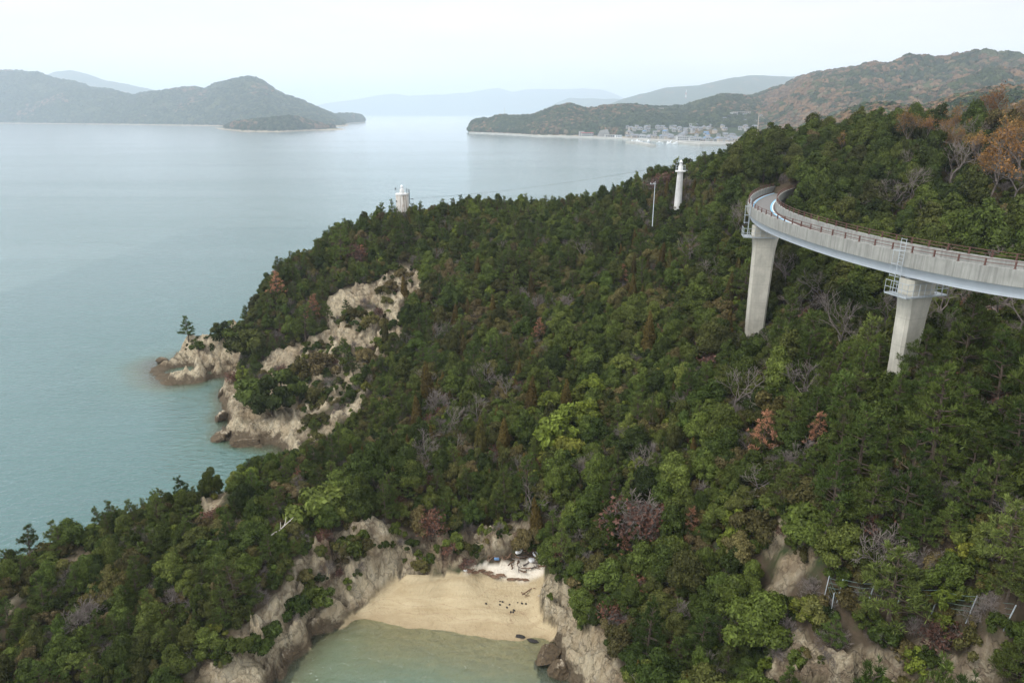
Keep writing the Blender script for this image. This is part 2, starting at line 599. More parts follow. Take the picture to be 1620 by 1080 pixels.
def shore(pl, off, zoff, z=0.0):
    pts = along([U(u, v, z) for u, v in pl])
    for i, p in enumerate(pts):
        CT.append((p[0], p[1], z))
        t = pts[min(i + 1, len(pts) - 1)] - pts[max(i - 1, 0)]
        n = np.array((-t[1], t[0], 0)) / (np.linalg.norm(t) + 1e-9)
        q = p + n * off
        if i % 2 == 0:
            CT.append((q[0], q[1], zoff))

shore(SHORE_ISLET, -2.0, -2.2)
shore(SHORE_OUT, 2.0, -2.4)
shore(SHORE_BEACH, -3, -.35)
for p in along([U(u, v, 0) for u, v in SHORE_COVE_L]):
    CT.append((p[0], p[1], 0))
    CT.append((p[0] + 1.2, p[1] - .9, -.55))
for p in along([U(u, v, 0) for u, v in SHORE_ROCK_R]):
    CT.append((p[0], p[1], 0))
    CT.append((p[0] - 1.0, p[1] - .8, -.5))
# wave-cut lip of the cove and the top of its bluff
for u, v, z in [(400, 1069, 1.7), (430, 1035, 1.8), (474, 995, 2.0), (507, 965, 2.1), (533, 952, 2.2), (578, 928, 2.2), (622, 898, 2.2), (652, 891, 2.1), (696, 887, 2.1), (733, 884, 2.1)]:
    CT.append(tuple(U(u, v, z)))
for a, b in zip([(533, 953, 2.2), (578, 928, 2.2), (622, 898, 2.2), (652, 891, 2.1), (696, 887, 2.1)], [(578, 928, 2.2), (622, 898, 2.2), (652, 891, 2.1), (696, 887, 2.1), (733, 884, 2.1)]):
    CT.append(tuple((U(*a) + U(*b)) / 2))
TOE = [(546, 968, .25), (585, 947, .7), (622, 917, 1.0), (641, 908, 1.0), (689, 902, 1.1), (726, 895, 1.3)]
for a, b in zip(TOE[:-1], TOE[1:]):
    CT.append(tuple(U(*a)))
    CT.append(tuple((U(*a) + U(*b)) / 2))
cz([(760, 880, 1.9), (800, 872, 2.1), (835, 872, 2.2), (857, 885, 2.1), (858, 924, 1.3), (853, 958, .8), (862, 981, .5), (884, 990, .35), (875, 1010, .1),
    (700, 940, .9), (760, 950, .9), (640, 955, .6), (800, 910, 1.5), (600, 965, .3), (720, 975, .4), (800, 985, .45), (760, 915, 1.4)])
cz([(463, 928, 5.0), (511, 843, 6.4), (578, 839, 6.2), (615, 835, 6.2), (641, 852, 5.6), (696, 858, 5.2), (733, 843, 5.6), (789, 839, 5.4), (826, 835, 5.2), (495, 890, 5.2),
    (440, 975, 3.6), (400, 1020, 3.0), (350, 1060, 2.9), (560, 890, 4.2), (500, 940, 3.0), (620, 868, 3.9), (700, 872, 3.4), (770, 860, 3.4), (845, 850, 4.4)])
# right rock of the cove
cz([(872, 915, 2.9), (894, 935, 3.3), (893, 965, 2.6), (870, 945, 2.4), (865, 965, 1.7), (915, 992, 2.8), (950, 1003, 4.0), (953, 1035, 3.8), (976, 1061, 4.0), (992, 1078, 4.2), (915, 1030, 1.9), (940, 1065, 2.0), (890, 1020, 1.0)])
# spit crest, its cove side, and the land bridge
cz([(0, 925, 5.0), (60, 900, 5.4), (120, 870, 6.0), (230, 830, 6.5), (300, 805, 7.0), (350, 785, 7.2), (420, 745, 7.5), (470, 722, 6.0), (497, 697, 3.6),
    (150, 950, 4.6), (60, 1000, 4.0), (0, 1080, 3.0), (150, 1060, 3.2), (300, 1000, 3.9), (250, 920, 5.6), (350, 930, 5.7), (400, 850, 7.0), (450, 900, 6.0), (300, 870, 6.6),
    (480, 790, 7.6), (550, 780, 7.8), (650, 770, 7.8), (700, 820, 6.6), (850, 800, 7.4), (560, 820, 7.0)])
for x, y, z in [(-30, 71, 2.5), (-36, 68, 1.5), (-43, 62, 1.0), (-50, 57, 0.8), (-57, 52, 0.5), (-33, 75, -1.0), (-40, 69.5, -2), (-47, 64, -2.5), (-55, 58, -2.5), (-62, 53, -2.5),
                (-58, 44, 4.5), (-70, 40, 3.5), (-82, 37, 1), (-95, 34, -4), (-72, 46, -2), (-45, 34, 2.5), (-60, 30, 2), (-30, 33, .5), (-38, 27, -1), (-55, 18, -3), (-24, 38, .2),
                (-29, 80, -1.6), (-24, 83, -.5), (-34, 82, -2.2)]:
    CT.append((x, y, z))
# cliffs and scar
cz([(535, 657, 5.3), (582, 607, 6.6)])
cd([(430, 640, 106), (520, 560, 112), (535, 462, 122), (450, 560, 116), (400, 620, 110), (430, 690, 99), (480, 665, 98.5), (629, 424, 128), (600, 470, 122), (620, 540, 112), (560, 500, 119), (480, 500, 121), (560, 620, 103)])
cd([(390, 515, 120), (420, 462, 125), (450, 425, 128), (520, 375, 136), (620, 345, 142), (700, 342, 145), (760, 338, 146), (830, 340, 143), (900, 345, 140), (960, 338, 138), (1040, 308, 135), (1100, 275, 137), (1200, 250, 130),
    (1300, 242, 122), (1420, 240, 112), (1520, 240, 105), (1600, 228, 100), (1700, 222, 98), (1850, 222, 95)])
cz([(300, 528, 4.6), (324, 525, 5.0), (345, 522, 5.4), (366, 512, 7.0), (280, 552, 3.2), (310, 560, 3.4), (350, 560, 3.4), (268, 566, 1.9), (258, 571, 1.1), (290, 585, 1.6), (320, 585, 1.7), (345, 582, 1.5)])
cd([(570, 400, 131), (500, 430, 125), (450, 480, 120)])
# valley and slopes
cd([(700, 700, 84), (700, 600, 98), (700, 480, 115), (760, 400, 130), (900, 600, 93), (900, 480, 112), (900, 400, 125), (1000, 700, 76), (1000, 560, 92), (1000, 450, 108), (1060, 380, 122), (1150, 450, 101), (1150, 560, 85),
    (1100, 700, 68), (1200, 800, 56.5), (1300, 700, 58.5), (1300, 850, 50.5), (1425, 615, 57.5), (1550, 610, 55), (1550, 750, 46.5), (1600, 900, 40.5), (1440, 965, 45.5), (1440, 1075, 44), (1300, 1075, 46), (1250, 900, 52.5),
    (1050, 900, 60.5), (1050, 1000, 55.5), (1100, 1080, 50.5), (900, 850, 65.5), (950, 950, 61), (1600, 1075, 41.5), (1200, 980, 52), (1230, 1078, 47.5), (1360, 1010, 46), (1520, 1010, 43.5),
    (1620, 440, 76), (1500, 350, 90), (1350, 330, 101), (1250, 305, 113), (1300, 450, 88), (1500, 520, 68.5), (1197, 548, 90), (1230, 548, 88), (1170, 545, 89), (1600, 520, 64), (1800, 600, 55), (1800, 900, 38), (1760, 400, 78),
    (800, 720, 80), (800, 600, 95), (860, 700, 80), (1000, 800, 67), (600, 720, 84)])
for x, y, z in [(0, 40, -2.2), (-8, 46, -1.5), (4, 48, -.9), (-15, 38, -1.8), (6, 38, -1.6), (0, 25, -4), (-20, 25, -4), (12, 33, -.6), (18, 28, 1.5), (28, 24, 6), (40, 20, 10), (25, 12, -2), (45, 5, 6), (70, 20, 18), (8, 15, -4), (0, 0, -5), (70, 45, 26), (110, 40, 34), (110, 0, 20),
                (80, 110, 39), (120, 110, 40), (120, 160, 34), (180, 120, 36), (180, 220, 15), (90, 170, 30), (60, 165, 26), (60, 210, 8), (120, 240, 8), (180, 300, -3), (60, 250, -4), (120, 300, -4),
                (30, 165, 22), (10, 165, 20), (-10, 162, 17), (-25, 155, 14), (30, 200, -3), (5, 195, -3), (-15, 185, -3), (-35, 160, 4), (-45, 165, -3), (-38, 146, 9), (-50, 142, 3), (-58, 140, -3), (-58, 128, -3),
                (-46, 132, 5), (-60, 118, -4), (-75, 110, -5), (-50, 100, -4), (-70, 85, -5), (-50, 80, -4), (-90, 60, -5), (-110, 100, -6), (-110, 180, -6), (-60, 220, -6), (0, 260, -6), (-130, 20, -6), (-130, -20, -6), (-60, -20, -6), (0, 330, -6)]:
    CT.append((x, y, z))
CT = np.array(CT)

# linear-kernel surface through the control points
_c = CT[:, :2]
_D = np.sqrt(((_c[:, None] - _c[None]) ** 2).sum(-1) + .25)
_A = np.zeros((len(_c) + 1, len(_c) + 1))
_A[:-1, :-1] = _D + np.eye(len(_c)) * -.35
_A[-1, :-1] = _A[:-1, -1] = 1
_w = np.linalg.solve(_A, np.append(CT[:, 2], 0))

def rbf(x, y):
    x, y = np.ravel(x), np.ravel(y)
    o = np.empty(len(x))
    for i in range(0, len(x), 20000):
        d = np.sqrt((x[i:i + 20000, None] - _c[None, :, 0]) ** 2 + (y[i:i + 20000, None] - _c[None, :, 1]) ** 2 + .25)
        o[i:i + 20000] = d @ _w[:-1] + _w[-1]
    return o

def axis(a, b, fine, lo, hi, g=1.12):
    mid = list(np.arange(a, b + fine / 2, fine))
    s, x = fine, mid[-1]
    while x < hi:
        s = min(s * g, 12)
        x += s
        mid.append(x)
    s, x = fine, mid[0]
    pre = []
    while x > lo:
        s = min(s * g, 12)
        x -= s
        pre.append(x)
    return np.array(pre[::-1] + mid)

gx = axis(-56, 40, .24, -150, 230)
gy = axis(36, 122, .24, -40, 340)
GX, GY = np.meshgrid(gx, gy)
GZ = rbf(GX, GY).reshape(GX.shape)

BARE = {
    'scar': [(520, 470), (545, 455), (590, 450), (612, 440), (615, 425), (640, 420), (668, 440), (662, 458), (640, 475), (632, 500), (634, 530), (618, 548), (608, 530), (616, 490), (600, 478), (570, 478), (545, 490), (540, 520), (525, 530), (515, 500)],
    'gully': [(405, 575), (455, 552), (500, 530), (530, 524), (540, 540), (512, 570), (492, 600), (460, 590), (430, 594)],
    'coast': [(360, 592), (385, 598), (392, 620), (398, 650), (430, 655), (470, 662), (492, 672), (480, 692), (455, 700), (440, 715), (330, 710), (330, 600)],
    'mid': [(470, 620), (520, 605), (528, 640), (490, 655)],
    'islet': [(235, 580), (290, 520), (330, 518), (365, 508), (388, 500), (378, 560), (370, 602), (235, 602)],
    'crest': [(580, 603), (590, 610), (565, 645), (548, 665), (503, 704), (488, 697), (528, 655), (558, 630)],
    'cove': [(290, 1085), (350, 1010), (420, 975), (452, 930), (470, 885), (510, 843), (578, 832), (615, 828), (650, 848), (690, 854), (735, 838), (790, 835), (828, 830), (835, 850), (800, 870), (740, 890), (640, 912), (540, 978), (425, 1085)],
    'rock': [(858, 915), (885, 910), (899, 930), (902, 970), (922, 988), (957, 1003), (962, 1035), (1005, 1085), (900, 1085), (835, 1052), (878, 992), (848, 972)],
    'bluff': [(1222, 1085), (1228, 1022), (1262, 995), (1290, 1012), (1330, 1040), (1370, 1026), (1410, 1030), (1450, 1012), (1475, 1016), (1510, 1046), (1545, 1030), (1595, 1052), (1608, 1085)],
    'face': [(545, 500), (600, 480), (628, 500), (620, 558), (585, 570), (560, 605), (520, 645), (470, 660), (420, 645), (408, 590), (470, 560)],
    'knob': [(1208, 940), (1235, 890), (1262, 876), (1292, 880), (1290, 900), (1255, 920), (1238, 942)],
    'knob2': [(1205, 870), (1222, 815), (1246, 838), (1244, 860), (1225, 880)],
    'knob3': [(1094, 945), (1108, 900), (1122, 912), (1118, 945)],
    'crest2': [(292, 812), (330, 790), (362, 762), (372, 776), (350, 800), (310, 822)],
    'crest3': [(75, 900), (100, 878), (120, 880), (100, 905)],
    'crest4': [(-10, 985), (20, 945), (45, 935), (30, 965), (0, 1000)],
    'chute': [(120, 870), (140, 862), (140, 880), (125, 885)],
}
SAND = [(452, 1095), (478, 1042), (500, 1014), (530, 997), (548, 979), (585, 948), (622, 919), (641, 909), (689, 903), (726, 896), (745, 886), (762, 878), (820, 866), (850, 872), (863, 885), (860, 924), (853, 958), (863, 982), (884, 992), (876, 1010), (846, 1048), (860, 1095), (900, 1200), (400, 1200)]
DRY = [(735, 905), (760, 898), (790, 912), (830, 916), (868, 905), (862, 880), (835, 862), (790, 870), (755, 878), (730, 892)]
gu, gv, gd = PX(GX, GY, GZ)
nz_u = (fbm(GX * .5, GY * .5, 3) - .5) * 26 * 60 / np.maximum(gd, 30)
nz_v = (fbm(GX * .5, GY * .5, 9) - .5) * 22 * 60 / np.maximum(gd, 30)
rock = np.zeros(GX.shape)
for k_, pl_ in BARE.items():
    ins = inpoly(gu + nz_u, gv + nz_v, pl_) & (gd > 30) & (gd < 150)
    rock = np.maximum(rock, ins.astype(float))
rock = np.maximum(rock, ((GZ < 1.5) & (gd < 190)).astype(float))
sand = (inpoly(gu + nz_u * .12, gv + nz_v * .12, SAND) & (GZ < 2.6)).astype(float)
dry = (inpoly(gu + nz_u * .5, gv + nz_v * .5, DRY) & (GZ < 3)).astype(float)
def blur(a, n=1):
    for _ in range(n):
        a = (a + np.roll(a, 1, 0) + np.roll(a, -1, 0) + np.roll(a, 1, 1) + np.roll(a, -1, 1)) / 5
    return a
soil = blur((fbm(GX * .35, GY * .35, 21) > .52).astype(float), 2)
soil = np.where(inpoly(gu, gv, BARE['cove']) & (GZ > 2.6), np.maximum(soil, .6), soil * .55)
soil = np.where(inpoly(gu, gv, BARE['bluff']), np.maximum(soil, .8), soil)
rock_s = blur(rock, 1) * (1 - sand)
# relief: gullied rock, soft mounds elsewhere
nearm = np.clip((GZ + .5) / 2.0, 0, 1)
wx, wy = GX + fbm(GX * .25, GY * .25, 5) * 5, GY + fbm(GX * .25, GY * .25, 6) * 5
rel = (ridged(wx * .30, wy * .22, 31, 5) - .58) * 2.3 + (ridged(wx * .9 + wy * .5, wy * .55, 37, 4) - .58) * 1.25
rel = rel + (ridged(wx * 1.9 + wy * .6, wy * 1.3, 47, 3) - .6) * .75
rel = rel - .55 * np.clip(ridged(wx * .55 - wy * .3, wy * .45, 43, 3) - .72, 0, 1) * 6 * .5
def blocks(x, y, seed):
    """each joint-bounded block sits at its own height and tilt"""
    ix, iy = np.floor(x), np.floor(y)
    best, out = np.full(x.shape, 9.0), np.zeros(x.shape)
    for a in (-1, 0, 1):
        for b_ in (-1, 0, 1):
            cx, cy = ix + a, iy + b_
            dx, dy = x - cx - hsh(cx, cy, seed), y - cy - hsh(cx, cy, seed + 1)
            d = dx * dx + dy * dy
            h = (hsh(cx, cy, seed + 2) - .5) + dx * (hsh(cx, cy, seed + 3) - .5) * 1.6 + dy * (hsh(cx, cy, seed + 4) - .5) * 1.6
            m = d < best
            best = np.where(m, d, best)
            out = np.where(m, h, out)
    return out
rel = rel * .75 + blocks(wx * .42 + wy * .12, wy * .33, 71) * 1.25 + blocks(wx * 1.0 + wy * .3, wy * .8, 81) * .60
calm = np.zeros(GX.shape)
for k_ in ('crest', 'crest2', 'crest3', 'crest4', 'chute', 'knob', 'knob2', 'knob3'):
    calm = np.maximum(calm, inpoly(gu + nz_u, gv + nz_v, BARE[k_]))
rel = rel * (1 - .65 * blur(calm, 4))
# undercut shore: the foot of the rock stands steep
q_ = np.clip(GZ / 2.1, 0, 1)
stp = np.clip((q_ - .10) / .42, 0, 1)
GZ = np.where((rock_s > .4) & (GZ > 0) & (GZ < 2.1), GZ * .25 + .75 * 2.1 * stp * stp * (3 - 2 * stp), GZ)
GZ = GZ + rock_s * rel * np.clip(.15 + .85 * nearm, 0, 1) * np.where(GZ > -.2, 1, .5)
GZ = GZ + (1 - rock_s) * (1 - sand) * (fbm(GX * .12, GY * .12, 50, 3) - .5) * 1.4 * np.clip((GZ - 2) / 4, 0, 1)
GZ = GZ + sand * (fbm(GX * .5, GY * .8, 61, 3) - .5) * .10

def gz(x, y):
    x, y = np.asarray(x, float), np.asarray(y, float)
    i = np.clip(np.searchsorted(gx, x) - 1, 0, len(gx) - 2)
    j = np.clip(np.searchsorted(gy, y) - 1, 0, len(gy) - 2)
    fx = np.clip((x - gx[i]) / (gx[i + 1] - gx[i]), 0, 1)
    fy = np.clip((y - gy[j]) / (gy[j + 1] - gy[j]), 0, 1)
    return (GZ[j, i] * (1 - fx) + GZ[j, i + 1] * fx) * (1 - fy) + (GZ[j + 1, i] * (1 - fx) + GZ[j + 1, i + 1] * fx) * fy

def gmask(a, x, y):
    i = np.clip(np.searchsorted(gx, x) - 1, 0, len(gx) - 2)
    j = np.clip(np.searchsorted(gy, y) - 1, 0, len(gy) - 2)
    return a[j, i]

def hit(u, v, d0=30, d1=230):
    d = np.arange(d0, d1, .12)
    x, y = (u - 810) / 1080, (540 - v) / 1080
    X, Y, Z = x * d, (CP + y * SP) * d, CH + (-SP + y * CP) * d
    b = np.nonzero(Z <= gz(X, Y))[0]
    if len(b) == 0:
        return None
    k = b[0]
    return np.array((X[k], Y[k], float(gz(X[k], Y[k]))))

def gridfaces(nx, ny):
    a = (np.arange(ny - 1)[:, None] * nx + np.arange(nx - 1)[None]).ravel()
    return np.stack([a, a + 1, a + nx + 1, a + nx], 1)

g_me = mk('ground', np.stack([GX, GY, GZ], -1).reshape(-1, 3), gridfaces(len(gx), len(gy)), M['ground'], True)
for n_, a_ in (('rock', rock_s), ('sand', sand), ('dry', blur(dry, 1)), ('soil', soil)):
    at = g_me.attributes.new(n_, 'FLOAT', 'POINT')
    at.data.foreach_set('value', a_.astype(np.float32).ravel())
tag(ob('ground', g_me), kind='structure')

# ------------------------------------------------------------------ sea
sx_ = axis(-75, 30, .9, -16000, 16000, 1.14)
def axis2(a, b, fine, lo, hi, g):
    r = list(np.arange(a, b, fine)); s = fine; x = r[-1]
    while x < hi:
        s *= g; x += s; r.append(x)
    s = fine; x = r[0]; pre = []
    while x > lo:
        s *= g; x -= s; pre.append(x)
    return np.array(pre[::-1] + r)
sx_ = axis2(-75, 30, .9, -17000, 17000, 1.12)
sy_ = axis2(28, 150, .9, -400, 16500, 1.12)
SX, SY = np.meshgrid(sx_, sy_)
nearw = (SX > -150) & (SX < 230) & (SY > -40) & (SY < 330)
dep = np.where(nearw, np.maximum(0, -gz(np.clip(SX, -149, 229), np.clip(SY, -39, 339))), 7.0)
edge = np.clip((np.hypot(np.maximum(np.abs(SX + 20) - 70, 0), np.maximum(np.abs(SY - 90) - 60, 0))) / 40, 0, 1)
dep = dep * (1 - edge) + 7.0 * edge
dep = blur(dep, 2) + 0.02
s_me = mk('sea', np.stack([SX, SY, 0 * SX], -1).reshape(-1, 3), gridfaces(len(sx_), len(sy_)), M['sea'], True)
far = np.clip(np.log10(np.maximum(np.hypot(SX, SY), 60) / 60) / math.log10(3000 / 60), 0, 1)
for n_, a_ in (('depth', dep), ('farness', far)):
    at = s_me.attributes.new(n_, 'FLOAT', 'POINT')
    at.data.foreach_set('value', a_.astype(np.float32).ravel())
tag(ob('sea', s_me), kind='structure')

# ------------------------------------------------------------------ far hills
def Dv(v, z=0.0):
    """ground distance (along +Y) of height z seen at picture row v"""
    y = (540 - v) / 1080
    return (z - CH) / ((-SP + y * CP) / (CP + y * SP))

def hill(name, sky, ridge, foot, back, mat, nu=160, nt=40, spur=.30, sscale=300., rough=4.0, plain=0.0, seed=1, rscale=25., lower=0.0):
    us = np.linspace(sky[0][0], sky[-1][0], nu)
    vs = np.interp(us, [p[0] for p in sky], [p[1] for p in sky]) + lower
    Dr = np.interp(us, [p[0] for p in ridge], [p[1] for p in ridge])
    Df = np.interp(us, [p[0] for p in foot], [p[1] for p in foot])
    yy = (540 - vs) / 1080
    H = CH + Dr * (-SP + yy * CP) / (CP + yy * SP)
    t = np.concatenate([np.linspace(-.04, 1, nt), np.linspace(1, 2, 10)[1:]])
    T = t[:, None]
    Dm = np.where(T <= 1, Df + (Dr - Df) * T, Dr + (T - 1) * back)
    X = Dm * (us - 810) / 1080 * CP
    Y = Dm + 0 * X
    tt = np.clip((T - plain) / (1 - plain), -.1, 1)
    prof = np.where(T <= 1, np.where(tt > 0, np.abs(np.sin(np.clip(tt, 0, 1) * math.pi / 2)) ** 1.05, tt * .6), 1 - np.maximum(T - 1, 0) ** 1.3)
    sp = (ridged(X / sscale, Y / sscale, seed, 4) - .62) * spur
    env = np.clip(np.sin(np.clip(T, 0, 2) * math.pi / 2 * 1.0), 0, 1) * np.where(T <= 1, np.clip((1 - T) * 3, 0, 1) * .9 + .1, 1)
    Z = H * prof * (1 + sp * np.where(T <= 1, np.clip((1 - T) * 3, .06, 1), 1)) + (fbm(X / rscale, Y / rscale, seed + 7, 3) - .5) * rough * np.clip(tt * 4, 0, 1)
    if plain > 0:
        Z = Z + np.clip(T / plain, 0, 1) * 2.2 * np.clip(1 - tt * 3, 0, 1) + np.clip(T, 0, .5) * 6
    Z = np.where(T < 0, -3.0, Z)
    me = mk(name, np.stack([X, Y, Z], -1).reshape(-1, 3), gridfaces(nu, len(t)), mat, True)
    o = tag(ob(name, me), kind='structure')
    def samp(n, rng, t0=.02, t1=1.12, dens=None):
        a = rng.random(n) * (nu - 1.001)
        b = (t0 + rng.random(n) * (t1 - t0))
        bi = np.interp(b, t, np.arange(len(t)))
        i, j = a.astype(int), np.minimum(bi.astype(int), len(t) - 2)
        fa, fb = a - i, bi - j
        q = np.stack([X, Y, Z], -1)
        return ((q[j, i] * (1 - fa[:, None]) + q[j, i + 1] * fa[:, None]) * (1 - fb[:, None]) + (q[j + 1, i] * (1 - fa[:, None]) + q[j + 1, i + 1] * fa[:, None]) * fb[:, None])
    def at(u, D):
        i = int(np.clip(np.interp(u, us, np.arange(nu)), 0, nu - 1))
        return float(np.interp(D, Dm[:nt + 1, i], Z[:nt + 1, i]))
    return samp, at

FW = lambda lst: [(u, Dv(v)) for u, v in lst]
ISLE_SKY = [(-220, 118), (-150, 113), (0, 111), (40, 110), (70, 115), (100, 123), (130, 129), (150, 137), (180, 141), (215, 151), (250, 144), (280, 142), (310, 138), (330, 140), (345, 132), (370, 128), (405, 124), (420, 129), (440, 143), (460, 154), (480, 159), (500, 169), (520, 177), (535, 185), (552, 194)]
isle_f = FW([(-220, 194.5), (0, 195.5), (150, 197), (300, 199), (400, 201), (500, 201.5), (552, 200)])
isle_s, _ = hill('hills_island', ISLE_SKY, [(u, d + 620) for u, d in isle_f], isle_f, 500, M['isle'], 260, 40, .45, 260, 7, seed=3, lower=4)
pt_f = FW([(335, 204), (380, 208.5), (440, 209), (500, 206.5), (546, 205.5)])
point_s, _ = hill('hills_point', [(335, 205), (350, 203), (370, 196), (400, 193), (440, 188), (470, 188), (490, 194), (510, 199.5), (535, 203.5), (546, 205.3)], [(u, d + 90) for u, d in pt_f], pt_f, 90, M['isle'], 90, 16, .3, 120, 4, seed=5)
tp_f = FW([(505, 196), (545, 196), (577, 194)])
tip_s, _ = hill('hills_tip', [(505, 186), (530, 183.5), (545, 183), (560, 182), (570, 184), (575, 188), (577, 193)], [(u, d + 120) for u, d in tp_f], tp_f, 150, M['isle'], 50, 12, .2, 150, 5, seed=6)
hill('far_mountain_peak', [(40, 140), (80, 123), (100, 115), (125, 112), (150, 118), (180, 129), (210, 134), (250, 143), (300, 151), (340, 165)], [(0, 7000), (400, 7000)], [(0, 5800), (400, 5800)], 1500, M['farhill'], 80, 24, .3, 700, 12, seed=8, rscale=90)
hill('far_mountain_range', [(430, 176), (480, 171), (510, 165), (560, 158), (600, 151), (620, 148), (650, 152), (690, 150), (740, 147), (770, 142), (790, 139), (812, 146), (830, 142), (855, 141), (890, 142), (920, 140), (950, 142), (975, 150), (990, 158), (1020, 168), (1080, 175)],
     [(0, 13200), (2000, 13200)], [(0, 11500), (2000, 11500)], 2500, M['farhill'], 140, 20, .3, 1500, 25, seed=9, rscale=160)
hill('far_mountain_ridge', [(840, 182), (860, 172), (880, 163), (900, 155), (930, 156), (960, 157), (985, 157), (1010, 162), (1060, 170), (1120, 178)], [(0, 8200), (2000, 8200)], [(0, 7200), (2000, 7200)], 1500, M['farhill'], 80, 20, .3, 900, 15, seed=10, rscale=110)
hill('far_mountain_slope', [(930, 178), (960, 166), (990, 156), (1020, 148), (1050, 139), (1080, 137), (1100, 136), (1140, 128), (1180, 120), (1220, 121), (1250, 122), (1300, 126), (1400, 135), (1600, 150)], [(0, 5200), (2000, 5200)], [(0, 4300), (2000, 4300)], 1500, M['farhill'], 110, 24, .4, 600, 10, seed=11, rscale=80)
CAPE_SKY = [(741, 206), (748, 193), (758, 190), (775, 190), (785, 185), (800, 184), (820, 186), (840, 184), (860, 178), (880, 171), (900, 166), (915, 171), (930, 174), (960, 169), (1000, 167), (1040, 171), (1080, 169), (1110, 161), (1140, 151), (1170, 153), (1200, 160), (1260, 172), (1330, 185)]
cape_f = FW([(741, 211), (800, 213.5), (850, 216.5), (900, 217.5), (960, 219.5), (1000, 221.5), (1060, 224), (1120, 227.5), (1200, 229), (1330, 230)])
cape_r = [(741, cape_f[0][1] + 70), (800, cape_f[1][1] + 160), (900, cape_f[3][1] + 300), (1000, cape_f[5][1] + 420), (1100, cape_f[6][1] + 650), (1330, cape_f[-1][1] + 900)]
cape_s, cape_at = hill('hills_cape', CAPE_SKY, cape_r, cape_f, 400, M['capehill'], 240, 44, .35, 170, 5, plain=.16, seed=13, lower=4)
BACK_SKY = [(1060, 182), (1085, 177), (1110, 166), (1150, 156), (1190, 151), (1210, 143), (1240, 133), (1260, 121), (1290, 115), (1320, 110), (1350, 105), (1370, 100), (1390, 104), (1410, 99), (1425, 96), (1450, 99), (1480, 102), (1500, 101), (1530, 95), (1560, 89), (1580, 91), (1620, 91), (1700, 86), (1800, 100), (1900, 110)]
back_s, _ = hill('hills_back', BACK_SKY, [(1060, 2100), (1300, 1900), (1600, 1650), (1900, 1600)], [(1060, 1500), (1200, 1230), (1300, 1000), (1600, 800), (1900, 700)], 600, M['backhill'], 240, 56, .75, 260, 7, seed=15, lower=7)
near_s, _ = hill('hills_near', [(1190, 236), (1225, 220), (1260, 206), (1300, 190), (1340, 178), (1365, 169), (1400, 167), (1450, 172), (1500, 158), (1550, 148), (1600, 142), (1640, 138), (1750, 130), (1850, 140)],
                 [(1190, 760), (1400, 680), (1850, 560)], [(1190, 520), (1400, 420), (1850, 330)], 260, M['backhill'], 150, 40, .30, 120, 5, seed=17, lower=8)

# ------------------------------------------------------------------ plant shapes (quads only)
def leafquads(c, nrm, rng, L, Wd, droop=.25):
    n = len(c)
    r = rng.normal(size=(n, 3))
    a = np.cross(nrm, r)
    a /= np.linalg.norm(a, axis=1)[:, None] + 1e-9
    a[:, 2] -= droop
    a /= np.linalg.norm(a, axis=1)[:, None]
    b = np.cross(nrm, a)
    b /= np.linalg.norm(b, axis=1)[:, None] + 1e-9
    s = (.65 + .7 * rng.random(n))[:, None]
    V = np.stack([c - a * L * s * .5, c + b * Wd * s * .5 + nrm * .03 * L, c + a * L * s * .5, c - b * Wd * s * .5 + nrm * .03 * L], 1).reshape(-1, 3)
    return V, np.arange(4 * n).reshape(n, 4)

def dome(seed, R, H, z0, lobes, leaves, L, Wd, flat=1.0, open_=.12):
    """crown of many leaf clumps over an uneven dome"""
    rng = np.random.default_rng(seed)
    cs, rs = [], []
    ax = .8 + .35 * rng.random()
    for i in range(lobes):
        a = i * 2.39996 + rng.random() * 1.3
        k = math.sqrt((i + .4) / lobes)
        rr = R * k * (.50 + .62 * rng.random())
        zz = z0 + H * (1 - (k * .95) ** 2.0) * (.55 + .55 * rng.random()) * flat + rng.normal(0, .10) * H
        cs.append((rr * math.cos(a) * .85 * ax, rr * math.sin(a) * .85 / ax, zz))
        rs.append(R * (.15 + .27 * rng.random() ** 1.3))
    cs, rs = np.array(cs), np.array(rs)
    k = rng.choice(lobes, leaves, p=rs ** 2 / (rs ** 2).sum())
    d = rng.normal(size=(leaves, 3))
    d[:, 2] += .35
    d /= np.linalg.norm(d, axis=1)[:, None]
    # small clumps on every lobe
    q = (d * 4.2).round() * .9
    jit = 1 + .20 * (hsh(q[:, 0] + 31 * k, q[:, 1] + 17 * q[:, 2], seed) - .5)
    p = cs[k] + d * (rs[k] * jit * (.82 + .20 * rng.random(leaves) + .32 * rng.random(leaves) ** 5))[:, None] * np.array((1, 1, .82))
    dd = np.sqrt(((p[:, None] - cs[None]) ** 2).sum(-1)) / rs[None]
    keep = (dd < .72).sum(1) == 0
    keep |= rng.random(leaves) < open_
    p, d = p[keep], d[keep]
    nr = d + rng.normal(size=p.shape) * .45 + np.array((0, 0, .3))
    nr /= np.linalg.norm(nr, axis=1)[:, None]
    return leafquads(p, nr, rng, L, Wd)

def trunkmb(seed, h, r, branches=5, spread=1.0, k=6):
    rng = np.random.default_rng(seed)
    mb = MB()
    lx, ly = rng.normal(0, .06, 2)
    pts = [(lx * i * h / 4, ly * i * h / 4, h * i / 4 - .6 * (i == 0)) for i in range(5)]
    mb.tube(pts, [r * 1.2, r, r * .85, r * .65, r * .35], k)
    for i in range(branches):
        a = i * 2.4 + rng.random()
        z = h * (.35 + .5 * i / branches)
        p0 = np.array((lx * z, ly * z, z))
        e = p0 + np.array((math.cos(a), math.sin(a), .75)) * spread * (.6 + .5 * rng.random())
        m = (p0 + e) / 2 + np.array((0, 0, -.12))
        mb.tube([p0, m, e], [r * .5, r * .32, r * .12], 4, False)
    return mb

